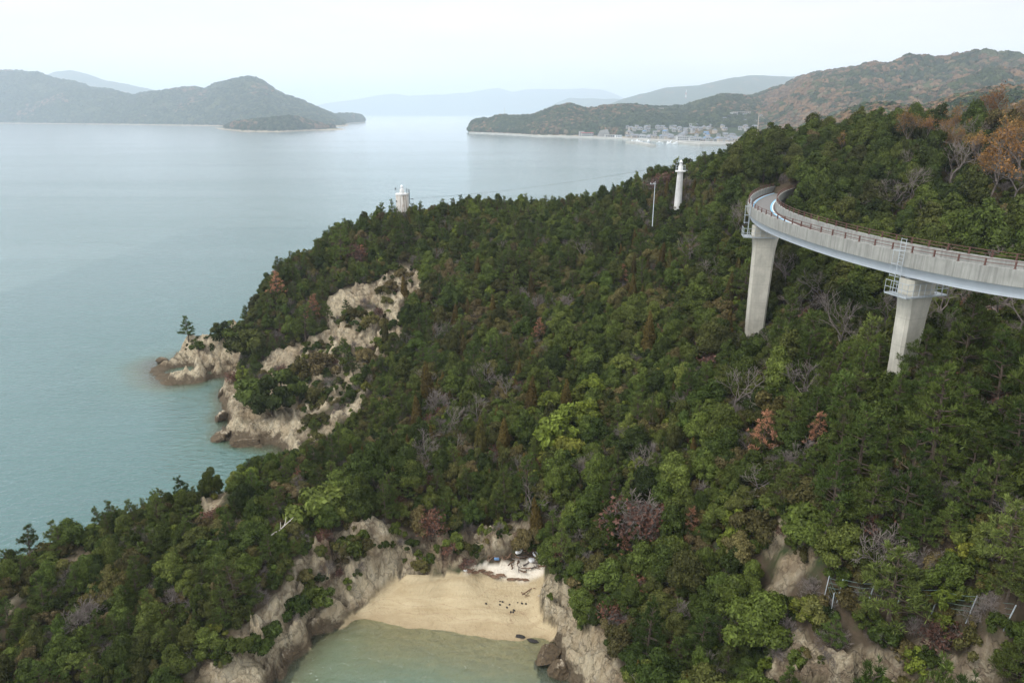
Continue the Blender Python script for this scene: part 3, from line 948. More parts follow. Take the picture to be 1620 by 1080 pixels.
def pine(seed, h, R, tufts, blades, L, wd, start=.30, flatness=.16, bare=.0):
    """layered pine: whorled limbs that end in brushes of needles"""
    rng = np.random.default_rng(seed)
    wood = MB()
    bend = rng.normal(0, .05, 2)
    ctr = lambda z: np.array((bend[0] * z * z / h, bend[1] * z * z / h, z))
    wood.tube([ctr(-.5), ctr(h * .3), ctr(h * .6), ctr(h * .85), ctr(h)], [h * .026, h * .021, h * .015, h * .009, h * .004], 5)
    C, D = [], []
    nw = 8
    for i in range(nw):
        f = i / (nw - 1)
        z = h * (start + (1 - start) * .93 * f)
        n = rng.integers(4, 6)
        a0 = rng.random() * 6.28
        for j in range(n):
            a = a0 + 6.28 * j / n + rng.normal(0, .25)
            ln = R * (1 - f * .80) * (.65 + .45 * rng.random())
            p0 = ctr(z + rng.normal(0, .04 * h))
            dr = np.array((math.cos(a), math.sin(a), .05 + .35 * f))
            p1 = p0 + dr * ln * .55
            p2 = p0 + dr * ln + np.array((0, 0, ln * .14))
            wood.tube([p0, p1, p2], [h * .008, h * .006, h * .0025], 4, False)
            m = max(2, int(tufts * ln / R / (nw * 3.6)))
            for q in range(m):
                s = .35 + .65 * rng.random() ** .7
                side = np.array((-math.sin(a), math.cos(a), 0)) * rng.normal(0, .22) * ln * s
                c = p0 + dr * ln * s + side + np.array((0, 0, .10 * ln * s * s + rng.random() * flatness))
                if rng.random() > bare:
                    C.append(c)
                    D.append(dr * .55 + np.array((0, 0, .75)))
    for q in range(6):
        C.append(ctr(h) + rng.normal(0, .06, 3))
        D.append(np.array((0, 0, 1.0)))
    C, D = np.repeat(np.array(C), blades, 0), np.repeat(np.array(D), blades, 0)
    n = len(C)
    d = D + rng.normal(size=(n, 3)) * .62
    d /= np.linalg.norm(d, axis=1)[:, None]
    b = np.cross(d, rng.normal(size=(n, 3)))
    b /= np.linalg.norm(b, axis=1)[:, None] + 1e-9
    s = (.7 + .6 * rng.random(n))[:, None] * L
    b = b * wd * .5
    V = np.stack([C - b * .4, C + d * s * .55 + b, C + d * s, C + d * s * .55 - b], 1).reshape(-1, 3)
    return (V, np.arange(4 * n).reshape(n, 4)), wood

def baretree(seed, h, spread, depth=5, r0=.07, leaf=0, L=.18, twig=.011):
    rng = np.random.default_rng(seed)
    mb = MB()
    tips = []
    def grow(p, d, ln, r, lv):
        d = d / np.linalg.norm(d)
        m = p + d * ln * .5 + rng.normal(0, .05 * ln, 3)
        e = p + d * ln + rng.normal(0, .08 * ln, 3)
        mb.tube([p, m, e], [r, r * .82, max(r * .62, twig)], 3 if lv > 1 else 5, False)
        if lv >= depth:
            tips.append(e)
            return
        for i in range(3 if lv < 3 else int(rng.integers(2, 4))):
            nd = d + rng.normal(0, .48 * spread, 3) + np.array((0, 0, .12))
            st = p + (e - p) * (.55 + .45 * rng.random()) if i else e
            grow(st, nd, ln * (.62 + .22 * rng.random()), max(r * .6, twig), lv + 1)
    nst = 1 if r0 > .06 else 4
    for i in range(nst):
        a = rng.random() * 6.28
        grow(np.array((0, 0, -.3)), np.array((math.cos(a) * .5 * (nst > 1), math.sin(a) * .5 * (nst > 1), 1.0)), h * .34, r0, 0)
    if leaf:
        T = np.array(tips)
        c = T[rng.integers(0, len(T), leaf)] + rng.normal(0, .16, (leaf, 3))
        nr = rng.normal(size=(leaf, 3)) + np.array((0, 0, .6))
        nr /= np.linalg.norm(nr, axis=1)[:, None]
        return leafquads(c, nr, rng, L, L * .6), mb
    return None, mb

def cone(seed, h, R, leaves, L, Wd):
    rng = np.random.default_rng(seed)
    z = h * (1 - np.sqrt(rng.random(leaves))) * .98
    a = rng.random(leaves) * 6.283
    w = .78 + .32 * (hsh((a * 2.3).round(), (z * 2.2).round(), seed))
    r = R * (1 - z / h) ** .8 * w * (.75 + .3 * rng.random(leaves))
    p = np.stack([r * np.cos(a), r * np.sin(a), z + .15], 1)
    nr = np.stack([np.cos(a), np.sin(a), .35 + 0 * a], 1) + rng.normal(size=(leaves, 3)) * .4
    nr /= np.linalg.norm(nr, axis=1)[:, None]
    c = leafquads(p, nr, rng, L, Wd, -.6)
    return c, MB().tube([(0, 0, -.4), (0, 0, h * .5), (0, 0, h * .95)], [h * .03, h * .02, h * .006], 5)

# kind -> list of (crown mesh, trunk mesh, joined mesh); unit: metres at scale 1
KIND = {}
def reg(kind, name, leafq, wood, mleaf, mwood='bark'):
    wm = wood.mesh('trunk', M[mwood])
    wV, wF = np.concatenate(wood.V), np.concatenate(wood.F)
    if leafq is None:
        cm, jm = None, wm
        top = wV
    else:
        cm = mk('crown', leafq[0], leafq[1], M[mleaf])
        jm = mk(name, np.concatenate([leafq[0], wV]), np.concatenate([leafq[1], wF + len(leafq[0])]), mats=[M[mleaf], M[mwood]], mi=np.concatenate([np.zeros(len(leafq[1])), np.ones(len(wF))]))
        top = leafq[0]
    h = float(np.percentile(top[:, 2], 98))
    r = float(np.percentile(np.hypot(top[:, 0], top[:, 1]), 92))
    KIND.setdefault(kind, []).append(dict(crown=cm, trunk=wm, joined=jm, h=h, r=r, name=name))

for i in range(4):
    dm = dome(100 + i, 2.1, 2.3, 1.6, 17 + 2 * i, 8500, .24, .13)
    reg('evergreen', 'evergreen_tree', dm, trunkmb(110 + i, 2.8, .10), 'dark')
for i in range(2):
    dm = dome(120 + i, 1.9, 2.0, 1.4, 15 + 2 * i, 6500, .24, .13)
    reg('fresh', 'evergreen_tree', dm, trunkmb(130 + i, 2.5, .09), 'mid')
    dm = dome(140 + i, 1.8, 1.7, 1.1, 14 + 2 * i, 5200, .23, .11, open_=.2)
    reg('olive', 'olive_green_tree', dm, trunkmb(150 + i, 2.2, .08), 'olive')
for i in range(3):
    f, w = pine(200 + i, 5.0, 1.75, 560, 11, .30, .046)
    reg('pine', 'pine_tree', f, w, 'needle')
for i in range(2):
    f, w = pine(220 + i, 3.6, 1.25, 200, 10, .26, .045, bare=.1)
    reg('rust', 'dead_pine_tree', f, w, 'rust')
for i in range(2):
    f, w = cone(240 + i, 3.6, .72, 2600, .20, .07)
    reg('cypress', 'cypress_tree', f, w, 'brown')
for i in range(3):
    f, w = baretree(260 + i, 3.8, 1.0, 5, .07)
    reg('bare', 'bare_tree', f, w, 'dark', 'twig')
for i in range(2):
    f, w = baretree(270 + i, 5.0, .85, 6, .085, 1300, .17)
    reg('autumn', 'autumn_tree', f, w, 'orange', 'twig')
    f, w = baretree(280 + i, 2.4, 1.1, 5, .035, 0, .1, .010)
    reg('thicket', 'bare_bush', f, w, 'dark', 'twig')
for i in range(3):
    rngs = (1.1, 1.0, 1.25)[i]
    reg('shrub', 'green_shrub', dome(300 + i, rngs, .95, .30, 9 + i, 2100, .20, .10, open_=.25), trunkmb(310 + i, .8, .04, 4, .5, 4), 'dark')
    reg('lowolive', 'olive_shrub', dome(320 + i, rngs, .85, .22, 8 + i, 1700, .19, .09, open_=.3), trunkmb(330 + i, .8, .04, 4, .5, 4), 'olive')
for i in range(2):
    reg('yellow', 'yellow_green_shrub', dome(340 + i, 1.2, 1.2, .5, 9, 1500, .22, .12, open_=.4), trunkmb(350 + i, 1.2, .04, 4, .6, 4), 'yellow')
    reg('bright', 'bright_green_shrub', dome(360 + i, 1.1, 1.0, .35, 9, 1900, .21, .11, open_=.3), trunkmb(370 + i, .9, .04, 4, .5, 4), 'mid')
    f, w = baretree(380 + i, 1.8, 1.1, 4, .035, 700, .17, .010)
    reg('redbush', 'red_leaved_bush', f, w, 'red', 'twig')

# ------------------------------------------------------------------ planting
RNG = np.random.default_rng(7)
PL = []          # dict(kind, var, p, s, rot, tilt, fix)
PATH_U = [(1187, 326), (1230, 349), (1283, 364), (1340, 379), (1405, 393.6), (1483, 408), (1564, 422), (1620, 428)]

def put(kind, p, h=None, fix=False, s=None, var=None):
    v = KIND[kind][RNG.integers(len(KIND[kind])) if var is None else var % len(KIND[kind])]
    if s is None:
        s = h / v['h']
    PL.append(dict(kind=kind, v=v, p=np.array(p, float), s=float(s), rot=RNG.random() * 6.283, fix=fix, q=(1, 1, 1)))

# trees that stand out in the photograph: kind, column, row of the foot, height in rows
SPECIAL = [('rust', 1203, 726, 80), ('rust', 1290, 722, 72), ('rust', 1088, 862, 62), ('rust', 990, 880, 34), ('rust', 575, 415, 26), ('rust', 440, 476, 44), ('rust', 495, 515, 48), ('rust', 853, 540, 36), ('rust', 985, 455, 34), ('rust', 900, 574, 24), ('rust', 1130, 575, 26),
           ('pine', 299, 541, 38), ('pine', 484, 545, 62), ('pine', 540, 420, 60), ('pine', 640, 400, 46), ('pine', 1452, 610, 92), ('pine', 1290, 600, 100), ('pine', 1380, 560, 66), ('pine', 1510, 720, 110), ('pine', 1600, 760, 120), ('pine', 1345, 690, 100), ('pine', 1440, 690, 110), ('pine', 1560, 830, 110), ('pine', 1120, 640, 60),
           ('pine', 250, 830, 50), ('pine', 290, 800, 52), ('pine', 215, 835, 50), ('pine', 50, 890, 60), ('pine', 100, 880, 50), ('pine', 620, 800, 52), ('pine', 740, 790, 50), ('pine', 690, 790, 44), ('pine', 380, 760, 40), ('pine', 375, 960, 80), ('pine', 150, 1085, 50), ('pine', 1590, 960, 90), ('pine', 1040, 690, 60), ('pine', 900, 430, 40),
           ('autumn', 1570, 318, 105), ('autumn', 1612, 290, 95), ('autumn', 1430, 240, 58), ('autumn', 1462, 236, 46), ('autumn', 1545, 270, 55), ('autumn', 1330, 250, 36),
           ('bare', 1160, 660, 76), ('bare', 1410, 350, 60), ('bare', 1330, 560, 90), ('bare', 1260, 520, 60), ('bare', 1480, 520, 80), ('bare', 1570, 520, 90), ('bare', 1610, 540, 80), ('bare', 1520, 500, 60), ('bare', 1300, 500, 66), ('bare', 1240, 460, 60), ('bare', 1400, 520, 60), ('bare', 1350, 360, 50), ('bare', 1500, 300, 70), ('bare', 1440, 330, 60), ('bare', 1600, 330, 70), ('bare', 1010, 770, 60), ('bare', 1090, 420, 46), ('bare', 1120, 450, 40), ('bare', 800, 640, 46), ('bare', 770, 620, 50), ('bare', 720, 690, 50), ('bare', 920, 420, 40), ('bare', 1270, 640, 70), ('bare', 1230, 190 + 60, 30), ('bare', 1310, 232, 36), ('bare', 1270, 235, 34),
           ('thicket', 700, 660, 40), ('thicket', 1020, 840, 60), ('thicket', 930, 760, 40), ('thicket', 1380, 900, 64), ('thicket', 1440, 920, 44), ('thicket', 1480, 910, 40), ('thicket', 1560, 975, 34), ('thicket', 1535, 985, 26), ('thicket', 1500, 800, 40), ('thicket', 1560, 690, 50), ('thicket', 150, 980, 36), ('thicket', 130, 1000, 40), ('thicket', 850, 500, 30), ('thicket', 890, 500, 30),
           ('evergreen', 1280, 312, 62), ('evergreen', 1262, 300, 46), ('evergreen', 1300, 318, 60), ('cypress', 1592, 222, 70), ('cypress', 1045, 425, 34), ('cypress', 733, 565, 32), ('cypress', 840, 470, 30), ('cypress', 755, 440, 30), ('cypress', 680, 650, 70), ('cypress', 760, 720, 56), ('cypress', 795, 720, 56), ('cypress', 660, 680, 50), ('cypress', 895, 665, 60), ('cypress', 840, 660, 56), ('cypress', 780, 500, 30), ('cypress', 720, 520, 34), ('cypress', 850, 840, 50), ('cypress', 640, 470, 30), ('cypress', 1060, 440, 40), ('cypress', 1025, 560, 60), ('cypress', 1000, 480, 40), ('cypress', 618, 322, 18), ('cypress', 610, 540, 30),
           ('yellow', 880, 720, 60), ('yellow', 900, 690, 50), ('yellow', 915, 650, 40), ('yellow', 895, 740, 50), ('yellow', 940, 630, 36), ('yellow', 1270, 730 - 30, 30), ('yellow', 1530, 900, 40), ('yellow', 1165, 850, 44), ('yellow', 1150, 880, 40), ('yellow', 1520, 560, 26), ('yellow', 1490, 1000, 30), ('yellow', 925, 680, 46), ('yellow', 870, 660, 40), ('yellow', 400, 770, 30), ('yellow', 385, 740, 34),
           ('bright', 490, 964, 30), ('bright', 512, 957, 24), ('bright', 473, 972, 30), ('bright', 555, 880, 30), ('bright', 720, 868, 20), ('bright', 540, 830, 34), ('bright', 500, 830, 50), ('bright', 520, 810, 40), ('bright', 428, 1020, 30), ('bright', 408, 1032, 26), ('bright', 376, 1040, 30), ('bright', 315, 555, 14), ('bright', 420, 730, 40), ('bright', 405, 745, 36), ('bright', 625, 430, 14),
           ('redbush', 690, 840, 34), ('redbush', 970, 1000, 40), ('redbush', 1010, 950, 36), ('redbush', 1590, 660, 50), ('redbush', 1530, 640, 40), ('redbush', 1000, 850, 60), ('redbush', 1050, 850, 50), ('redbush', 1120, 590, 30), ('redbush', 365, 605, 16), ('redbush', 1560, 650, 44), ('redbush', 560, 412, 26), ('redbush', 1052, 303, 26), ('redbush', 1046, 306, 28),
           ('shrub', 430, 655, 54), ('shrub', 405, 645, 46), ('shrub', 460, 640, 50), ('shrub', 345, 530, 18), ('shrub', 360, 535, 22), ('shrub', 375, 540, 28), ('lowolive', 505, 640, 26), ('pine', 560, 598, 40), ('lowolive', 580, 575, 24), ('pine', 545, 570, 34), ('lowolive', 590, 520, 20), ('lowolive', 555, 505, 16), ('bare', 520, 625, 30), ('shrub', 400, 560, 40), ('shrub', 385, 560, 40),
           ('lowolive', 525, 880, 20), ('lowolive', 560, 876, 24), ('lowolive', 620, 460, 16), ('lowolive', 605, 470, 14), ('lowolive', 640, 440, 14), ('lowolive', 480, 600, 30), ('lowolive', 510, 590, 30), ('lowolive', 1290, 980, 36), ('lowolive', 1330, 960, 30)]
KEEP = []
for k_, u_, v_, hp in SPECIAL:
    p_ = hit(u_, v_)
    if p_ is None or p_[2] < .8:
        continue
    _, _, d_ = PX(*p_)
    hh = hp * d_ / 1080 / .94
    if k_ in ('rust', 'cypress') or (k_ == 'bare' and hp > 55) or u_ < 330 or k_ == 'autumn':
        w_ = hp * .22
        KEEP.append(([(u_ - w_, v_ - hp), (u_ + w_, v_ - hp), (u_ + w_, v_ - hp * .25), (u_ - w_, v_ - hp * .25)], float(d_)))
    put(k_, p_, h=hh, fix=True)

# ramp path, needed so that nothing grows through it
def ramp_z(s):
    return 35.0 - 2.2 * s
def ramp_pts():
    pts = [(1700, 436.5), (1620, 428), (1564, 421.5), (1483, 408), (1405, 393.6), (1340, 379), (1283, 364), (1230, 347.5), (1200, 336), (1184.5, 325), (1181, 318), (1186, 308), (1200, 300), (1222, 294.5), (1245, 290.5)]
    n = len(pts)
    return np.array([U(u, v, 34.9 - 1.9 * i / (n - 1)) for i, (u, v) in enumerate(pts)])
RP = ramp_pts()
def smoothpath(P, n=140):
    Q = P.copy()
    for _ in range(3):                       # corner cutting
        a, b = Q[:-1] * .75 + Q[1:] * .25, Q[:-1] * .25 + Q[1:] * .75
        Q = np.concatenate([[Q[0]], np.stack([a, b], 1).reshape(-1, 3), [Q[-1]]])
    for _ in range(30):
        Q[1:-1] = (Q[:-2] + 2 * Q[1:-1] + Q[2:]) / 4
    L = np.concatenate([[0], np.cumsum(np.linalg.norm(np.diff(Q, axis=0), axis=1))])
    s = np.linspace(0, L[-1], n)
    return np.stack([np.interp(s, L, Q[:, i]) for i in range(3)], 1)
d0 = RP[0] - RP[1]
RP = np.concatenate([[RP[0] + d0 * 2.0], RP])
d1 = RP[-1] - RP[-2]
RP = np.concatenate([RP, [RP[-1] + d1 / np.linalg.norm(d1) * 2.0 + np.array((.3, -.2, 0)), RP[-1] + d1 / np.linalg.norm(d1) * 4.0 + np.array((.8, -.5, 0))]])
OUTER = smoothpath(RP, 150)                  # top outer edge of the outer parapet
_t = np.gradient(OUTER, axis=0)
_t /= np.linalg.norm(_t[:, :2], axis=1)[:, None]
CENTER = OUTER + np.stack([_t[:, 1], -_t[:, 0], 0 * _t[:, 0]], 1) * 1.95
CENTER = CENTER[gz(CENTER[:, 0], CENTER[:, 1]) < CENTER[:, 2] - 1.0]

def near_ramp(x, y, r):
    d = np.hypot(CENTER[:, 0] - x, CENTER[:, 1] - y)
    return d.min() < r

# random wood: spacing by dart throwing
cell = 1.0
occ = {}
def free(x, y, r):
    i, j = int(x // cell), int(y // cell)
    k = int(3.2 // cell) + 1
    for a in range(i - k, i + k + 1):
        for b in range(j - k, j + k + 1):
            for (px, py, pr) in occ.get((a, b), ()):
                if (px - x) ** 2 + (py - y) ** 2 < (max(r, pr) * .55 + min(r, pr) * .45) ** 2:
                    return False
    return True
def occupy(x, y, r):
    occ.setdefault((int(x // cell), int(y // cell)), []).append((x, y, r))
for t_ in PL:
    occupy(t_['p'][0], t_['p'][1], t_['v']['r'] * t_['s'] * .75)

FIXED_XY = [(U_[0], U_[1]) for U_ in (W(1068, 342, 125), W(1031, 345, 118), W(636, 335, 140))]
def wanted(u, v, x, y, z):
    """kind mix by place"""
    r = RNG.random()
    n = float(fbm(np.array([x * .06]), np.array([y * .06]), 77, 3)[0])
    if u > 1220 and v > 560:                      # near right slope: pine and fresh broadleaf
        return 'pine' if r < .42 + .28 * (n > .5) else 'fresh' if r < .72 else 'evergreen' if r < .85 else 'olive' if r < .92 else 'thicket'
    if u > 1150 and v < 430:                      # hill above the ramp
        if u > 1480 and v < 330:
            return 'autumn' if r < .20 else 'bare' if r < .5 else 'evergreen' if r < .8 else 'olive'
        return 'evergreen' if r < .80 else 'fresh' if r < .86 else 'bare' if r < .94 else 'olive'
    if u > 1180:                                  # shade below the ramp
        return 'bare' if r < .30 else 'evergreen' if r < .7 else 'fresh' if r < .82 else 'olive' if r < .95 else 'yellow'
    if u < 460 and v > 700:                       # spit
        return 'pine' if r < .34 else 'evergreen' if r < .56 else 'olive' if r < .78 else 'fresh' if r < .94 else 'thicket'
    if u < 640 and v < 700:                       # seaward cliffs
        return 'pine' if r < .34 else 'fresh' if r < .48 else 'evergreen' if r < .70 else 'olive' if r < .92 else 'thicket'
    if n > .56 and u > 880 and v > 480:
        return 'fresh' if r < .5 else 'evergreen' if r < .85 else 'olive' if r < .95 else 'thicket'
    return 'evergreen' if r < .27 else 'olive' if r < .48 else 'fresh' if r < .57 else 'pine' if r < .76 else 'cypress' if r < .84 else 'bare' if r < .92 else 'thicket'

CLEAR = list(BARE.values()) + [SAND]
PIERS = [[(1178, 380), (1226, 380), (1212, 530), (1176, 530)], [(1420, 440), (1486, 440), (1452, 604), (1402, 604)], [(1062, 262), (1086, 262), (1082, 342), (1058, 342)], [(1028, 288), (1040, 288), (1036, 342), (1026, 342)],
         [(1296, 930), (1330, 930), (1480, 945), (1600, 975), (1600, 1012), (1520, 996), (1420, 976), (1310, 976)]]
SHOWN = KEEP
PIERD = [91, 60.5, 127.5, 119, 47]
def clear_of(x, y, z, h, r, low=False):
    q = np.array([(0, .5), (0, .95), (-.7, .6), (.7, .6), (-.5, .85), (.5, .85), (0, .2)])
    u, v, d = PX(x + q[:, 0] * r, y + 0 * q[:, 0], z + q[:, 1] * h)
    n = 0
    for pl in CLEAR:
        n = max(n, int(inpoly(u, v, pl).sum()))
    if n >= 1 and RNG.random() < .93:
        return False
    if low and h < 1.5:
        return True
    for pl, dd in list(zip(PIERS, PIERD))[: (4 if low else None)] + SHOWN:
        if d[0] < dd and inpoly(u, v, pl).any():
            return False
    return True

def ok_site(x, y, z):
    if z < 1.7:
        return None
    u, v, d = PX(np.array(x), np.array(y), np.array(z + 1.5))
    u, v = float(u), float(v)
    if d < 22 or not (-140 < u < 1760 and 120 < v < 1230):
        return None
    return u, v
def rocky(x, y):
    return gmask(rock, x, y) > .5 or gmask(sand, x, y) > .5

ntry = 0
XS = RNG.random(60000) * 190 - 75
YS = RNG.random(60000) * 155 + 24
ZS = gz(XS, YS)
RK = (gmask(rock, XS, YS) > .5) | (gmask(sand, XS, YS) > .5)
for i in range(60000):
    x, y, z = XS[i], YS[i], ZS[i]
    if RK[i]:
        continue
    uv = ok_site(x, y, z)
    if uv is None:
        continue
    u, v = uv
    k_ = wanted(u, v, x, y, z)
    vv = KIND[k_][RNG.integers(len(KIND[k_]))]
    s = .42 + .66 * RNG.random() ** 1.5
    if u > 1150 and v < 480:
        s *= 1.35
    elif u > 1180:
        s *= 1.4 if v > 560 else 1.2
    if u < 660 and v < 720:
        s *= .72
    elif v < 420 and u < 1000:
        s *= .80
    if u < 500 and v > 700:
        s *= .68
    if k_ in ('pine', 'cypress'):
        s *= .92
    r = vv['r'] * s
    if not free(x, y, r * .72):
        continue
    if near_ramp(x, y, 3.0 + r * .75) and z + vv['h'] * s > 31.0:
        s2 = (30.6 - z) / vv['h']
        if s2 < .25:
            continue
        s = min(s, s2)
    if any(math.hypot(x - a, y - b) < 1.6 for a, b in FIXED_XY):
        continue
    if not clear_of(x, y, z, vv['h'] * s, r):
        continue
    occupy(x, y, r * .72)
    PL.append(dict(kind=k_, v=vv, p=np.array((x, y, z - .15)), s=s, rot=RNG.random() * 6.283, fix=False, q=(.82 + .36 * RNG.random(), .82 + .36 * RNG.random(), .80 + .55 * RNG.random())))
ntrees = len(PL)
# low shrubs that close the gaps
SH = []
XS = RNG.random(90000) * 150 - 70
YS = RNG.random(90000) * 125 + 26
ZS = gz(XS, YS)
RKm = gmask(rock, XS, YS) > .5
SDm = gmask(sand, XS, YS) > .5
pat = fbm(XS * .3, YS * .3, 91, 3)
_fu, _fv, _fd = PX(XS, YS, ZS)
FACE = inpoly(_fu, _fv, BARE['face'])
FACE |= inpoly(_fu, _fv, BARE['cove']) & (ZS > 3.3) & (fbm(XS * .45, YS * .45, 98, 2) > .47)
for k_ in ('knob', 'knob2', 'knob3', 'bluff'):
    FACE |= inpoly(_fu, _fv, BARE[k_]) & (fbm(XS * .5, YS * .5, 95, 2) > .40)
occ2 = set()
for i in range(90000):
    x, y, z = XS[i], YS[i], ZS[i]
    if z < 1.9 or SDm[i]:
        continue
    if RKm[i] and not (z > 2.6 and ((pat[i] > .54 and RNG.random() < .30) or (FACE[i] and pat[i] > .44 and RNG.random() < .8))):
        continue
    c_ = (int(x / 1.05), int(y / 1.05))
    if c_ in occ2:
        continue
    uv = ok_site(x, y, z)
    if uv is None:
        continue
    occ2.add(c_)
    u, v = uv
    r = RNG.random()
    k_ = 'shrub' if r < .32 else 'lowolive' if r < .58 else 'bright' if r < .76 else 'thicket' if r < .92 else 'redbush' if r < .95 else 'yellow'
    vv = KIND[k_][RNG.integers(len(KIND[k_]))]
    s = (.55 + .6 * RNG.random()) * (.8 if FACE[i] else .5 if RKm[i] else 1)
    if k_ == 'thicket':
        s *= .70
    if near_ramp(x, y, 3.2) and z > 29.0:
        continue
    if not RKm[i] and not clear_of(x, y, z, vv['h'] * s, vv['r'] * s, True):
        continue
    if inpoly(np.array([u]), np.array([v + 12]), PIERS[4])[0]:
        s *= .75
    SH.append(dict(kind=k_, v=vv, p=np.array((x, y, z - .1)), s=s, rot=RNG.random() * 6.283, fix=False, q=(.82 + .36 * RNG.random(), .82 + .36 * RNG.random(), .80 + .55 * RNG.random())))

# which plants show largest: coarse depth buffer of crowns and ground
BW, BH = 540, 360
zb = np.full((BH, BW), 1e9)
ib = np.full((BH, BW), -1)
pu, pv, pd = PX(GX, GY, GZ)
m_ = (pd > 20) & (pu >= 0) & (pu < 1620) & (pv >= 0) & (pv < 1080)
np.minimum.at(zb, ((pv[m_] / 3).astype(int), (pu[m_] / 3).astype(int)), pd[m_])
zb = np.minimum(zb, np.minimum(np.roll(zb, 1, 0), np.roll(zb, 1, 1))) + .8
ALLP = PL + SH
for i, t_ in enumerate(ALLP):
    h, r = t_['v']['h'] * t_['s'], t_['v']['r'] * t_['s']
    c = t_['p'] + np.array((0, 0, h * .62))
    u, v, d = PX(*c)
    rr, rv = r * 360 / d, max(h * .42, r * .6) * 360 / d
    x0, x1, y0, y1 = int(u / 3 - rr), int(u / 3 + rr) + 1, int(v / 3 - rv), int(v / 3 + rv) + 1
    if x1 < 0 or y1 < 0 or x0 >= BW or y0 >= BH or d < 5:
        continue
    x0, y0, x1, y1 = max(x0, 0), max(y0, 0), min(x1, BW), min(y1, BH)
    yy, xx = np.mgrid[y0:y1, x0:x1]
    e = ((xx - u / 3) / rr) ** 2 + ((yy - v / 3) / rv) ** 2
    dz = d - .5 * r * np.sqrt(np.clip(1 - e, 0, 1))
    s_ = zb[y0:y1, x0:x1]
    m = (e < 1) & (dz < s_)
    s_[m] = dz[m]
    ib[y0:y1, x0:x1][m] = i
cnt = np.bincount(ib[ib >= 0].ravel(), minlength=len(ALLP))
score = cnt + np.array([30 if (t['fix'] and cnt[i] > 6) else 0 for i, t in enumerate(ALLP)])
TREEK = ('evergreen', 'fresh', 'olive', 'pine', 'rust', 'cypress', 'bare', 'autumn')
order = np.argsort(-score)
things, nt_, ns_ = [], 0, 0
for i in order:
    if cnt[i] < 7:
        continue
    if ALLP[i]['kind'] in TREEK:
        if nt_ < 296:
            things.append(i)
            nt_ += 1
    elif ns_ < 120:
        things.append(i)
        ns_ += 1
tset = set(things)

# labels: what it is, where it stands, and which of its like
LOOK = {'evergreen': 'dark evergreen tree with dense lumpy crown', 'fresh': 'fresh green leafy tree', 'olive': 'olive green sparse tree', 'pine': 'layered green pine tree', 'rust': 'dead rust red pine', 'cypress': 'narrow brownish cone shaped tree',
        'bare': 'bare grey leafless tree', 'autumn': 'orange autumn tree', 'thicket': 'bare grey twiggy bush', 'shrub': 'dark green shrub', 'lowolive': 'low olive shrub', 'yellow': 'yellow green shrub', 'bright': 'bright green shrub', 'redbush': 'reddish leaved bush'}
SHORT = {'evergreen': 'dark evergreen tree', 'fresh': 'fresh green tree', 'olive': 'olive green tree', 'pine': 'green pine', 'rust': 'dead rusty pine', 'cypress': 'brownish conical tree', 'bare': 'bare grey tree', 'autumn': 'orange autumn tree',
         'thicket': 'bare twiggy bush', 'shrub': 'dark green shrub', 'lowolive': 'low olive shrub', 'yellow': 'yellow green shrub', 'bright': 'bright green shrub', 'redbush': 'reddish bush'}
LANDM = [('the tall white lighthouse', 1072, 330), ('the squat stained light tower', 636, 325), ('the bare cliff scar', 600, 480), ('the rocky islet tip', 300, 550), ('the seaward rock foot', 400, 680), ('the driftwood pile', 820, 890), ('the far bridge pier', 1197, 500),
         ('the near bridge pier', 1440, 560), ('the ramp bend', 1200, 310), ('the ramp right end', 1600, 420), ('the wire fence', 1440, 970), ('the beach bluff', 580, 870), ('the spit crest', 240, 830), ('the lower left corner', 60, 1060), ('the cove water', 640, 1060),
         ('the hilltop skyline', 1400, 210), ('the yellow shrub patch', 900, 690), ('the right cove rock', 940, 1040), ('the rusty pine pair', 1245, 690), ('the valley middle', 780, 600), ('the ridge skyline', 830, 330), ('the bare crest strip', 540, 655), ('the right edge', 1615, 760), ('the steel pole', 1034, 330), ('the low rock bluff', 1400, 1060)]
ORD = ['', 'second ', 'third ', 'fourth ', 'fifth ', 'sixth ', 'seventh ', 'eighth ', 'ninth ', 'tenth ', 'eleventh ', 'twelfth ']
groups_ = {}
for i in things:
    t_ = ALLP[i]
    u, v, d = PX(*(t_['p'] + np.array((0, 0, t_['v']['h'] * t_['s'] * .6))))
    best = min(LANDM, key=lambda L: math.hypot(L[1] - u, (L[2] - v) * 1.2))
    du, dv = u - best[1], v - best[2]
    way = ('right of' if du > 0 else 'left of') if abs(du) > abs(dv) else ('below' if dv > 0 else 'above')
    groups_.setdefault((t_['kind'], best[0], way), []).append((math.hypot(du, dv), i))
LABEL = {}
for (k_, lm, way), lst in groups_.items():
    lst.sort()
    for r_, (_, i) in enumerate(lst):
        if len(lst) == 1:
            LABEL[i] = f'{LOOK[k_]}, only one just {way} {lm}'
        else:
            LABEL[i] = f'{SHORT[k_]}, {ORD[min(r_, 11)]}nearest of those {way} {lm}'
GROUPN = {'evergreen': 'evergreen trees on the headland', 'fresh': 'fresh green trees on the headland', 'olive': 'olive green trees on the headland', 'pine': 'pines on the headland', 'rust': 'dead rusty pines', 'cypress': 'conical trees on the headland', 'bare': 'bare trees on the headland',
          'autumn': 'autumn trees on the hill', 'thicket': 'bare bushes', 'shrub': 'green shrubs', 'lowolive': 'olive shrubs', 'yellow': 'yellow green shrubs', 'bright': 'bright green shrubs', 'redbush': 'reddish bushes'}
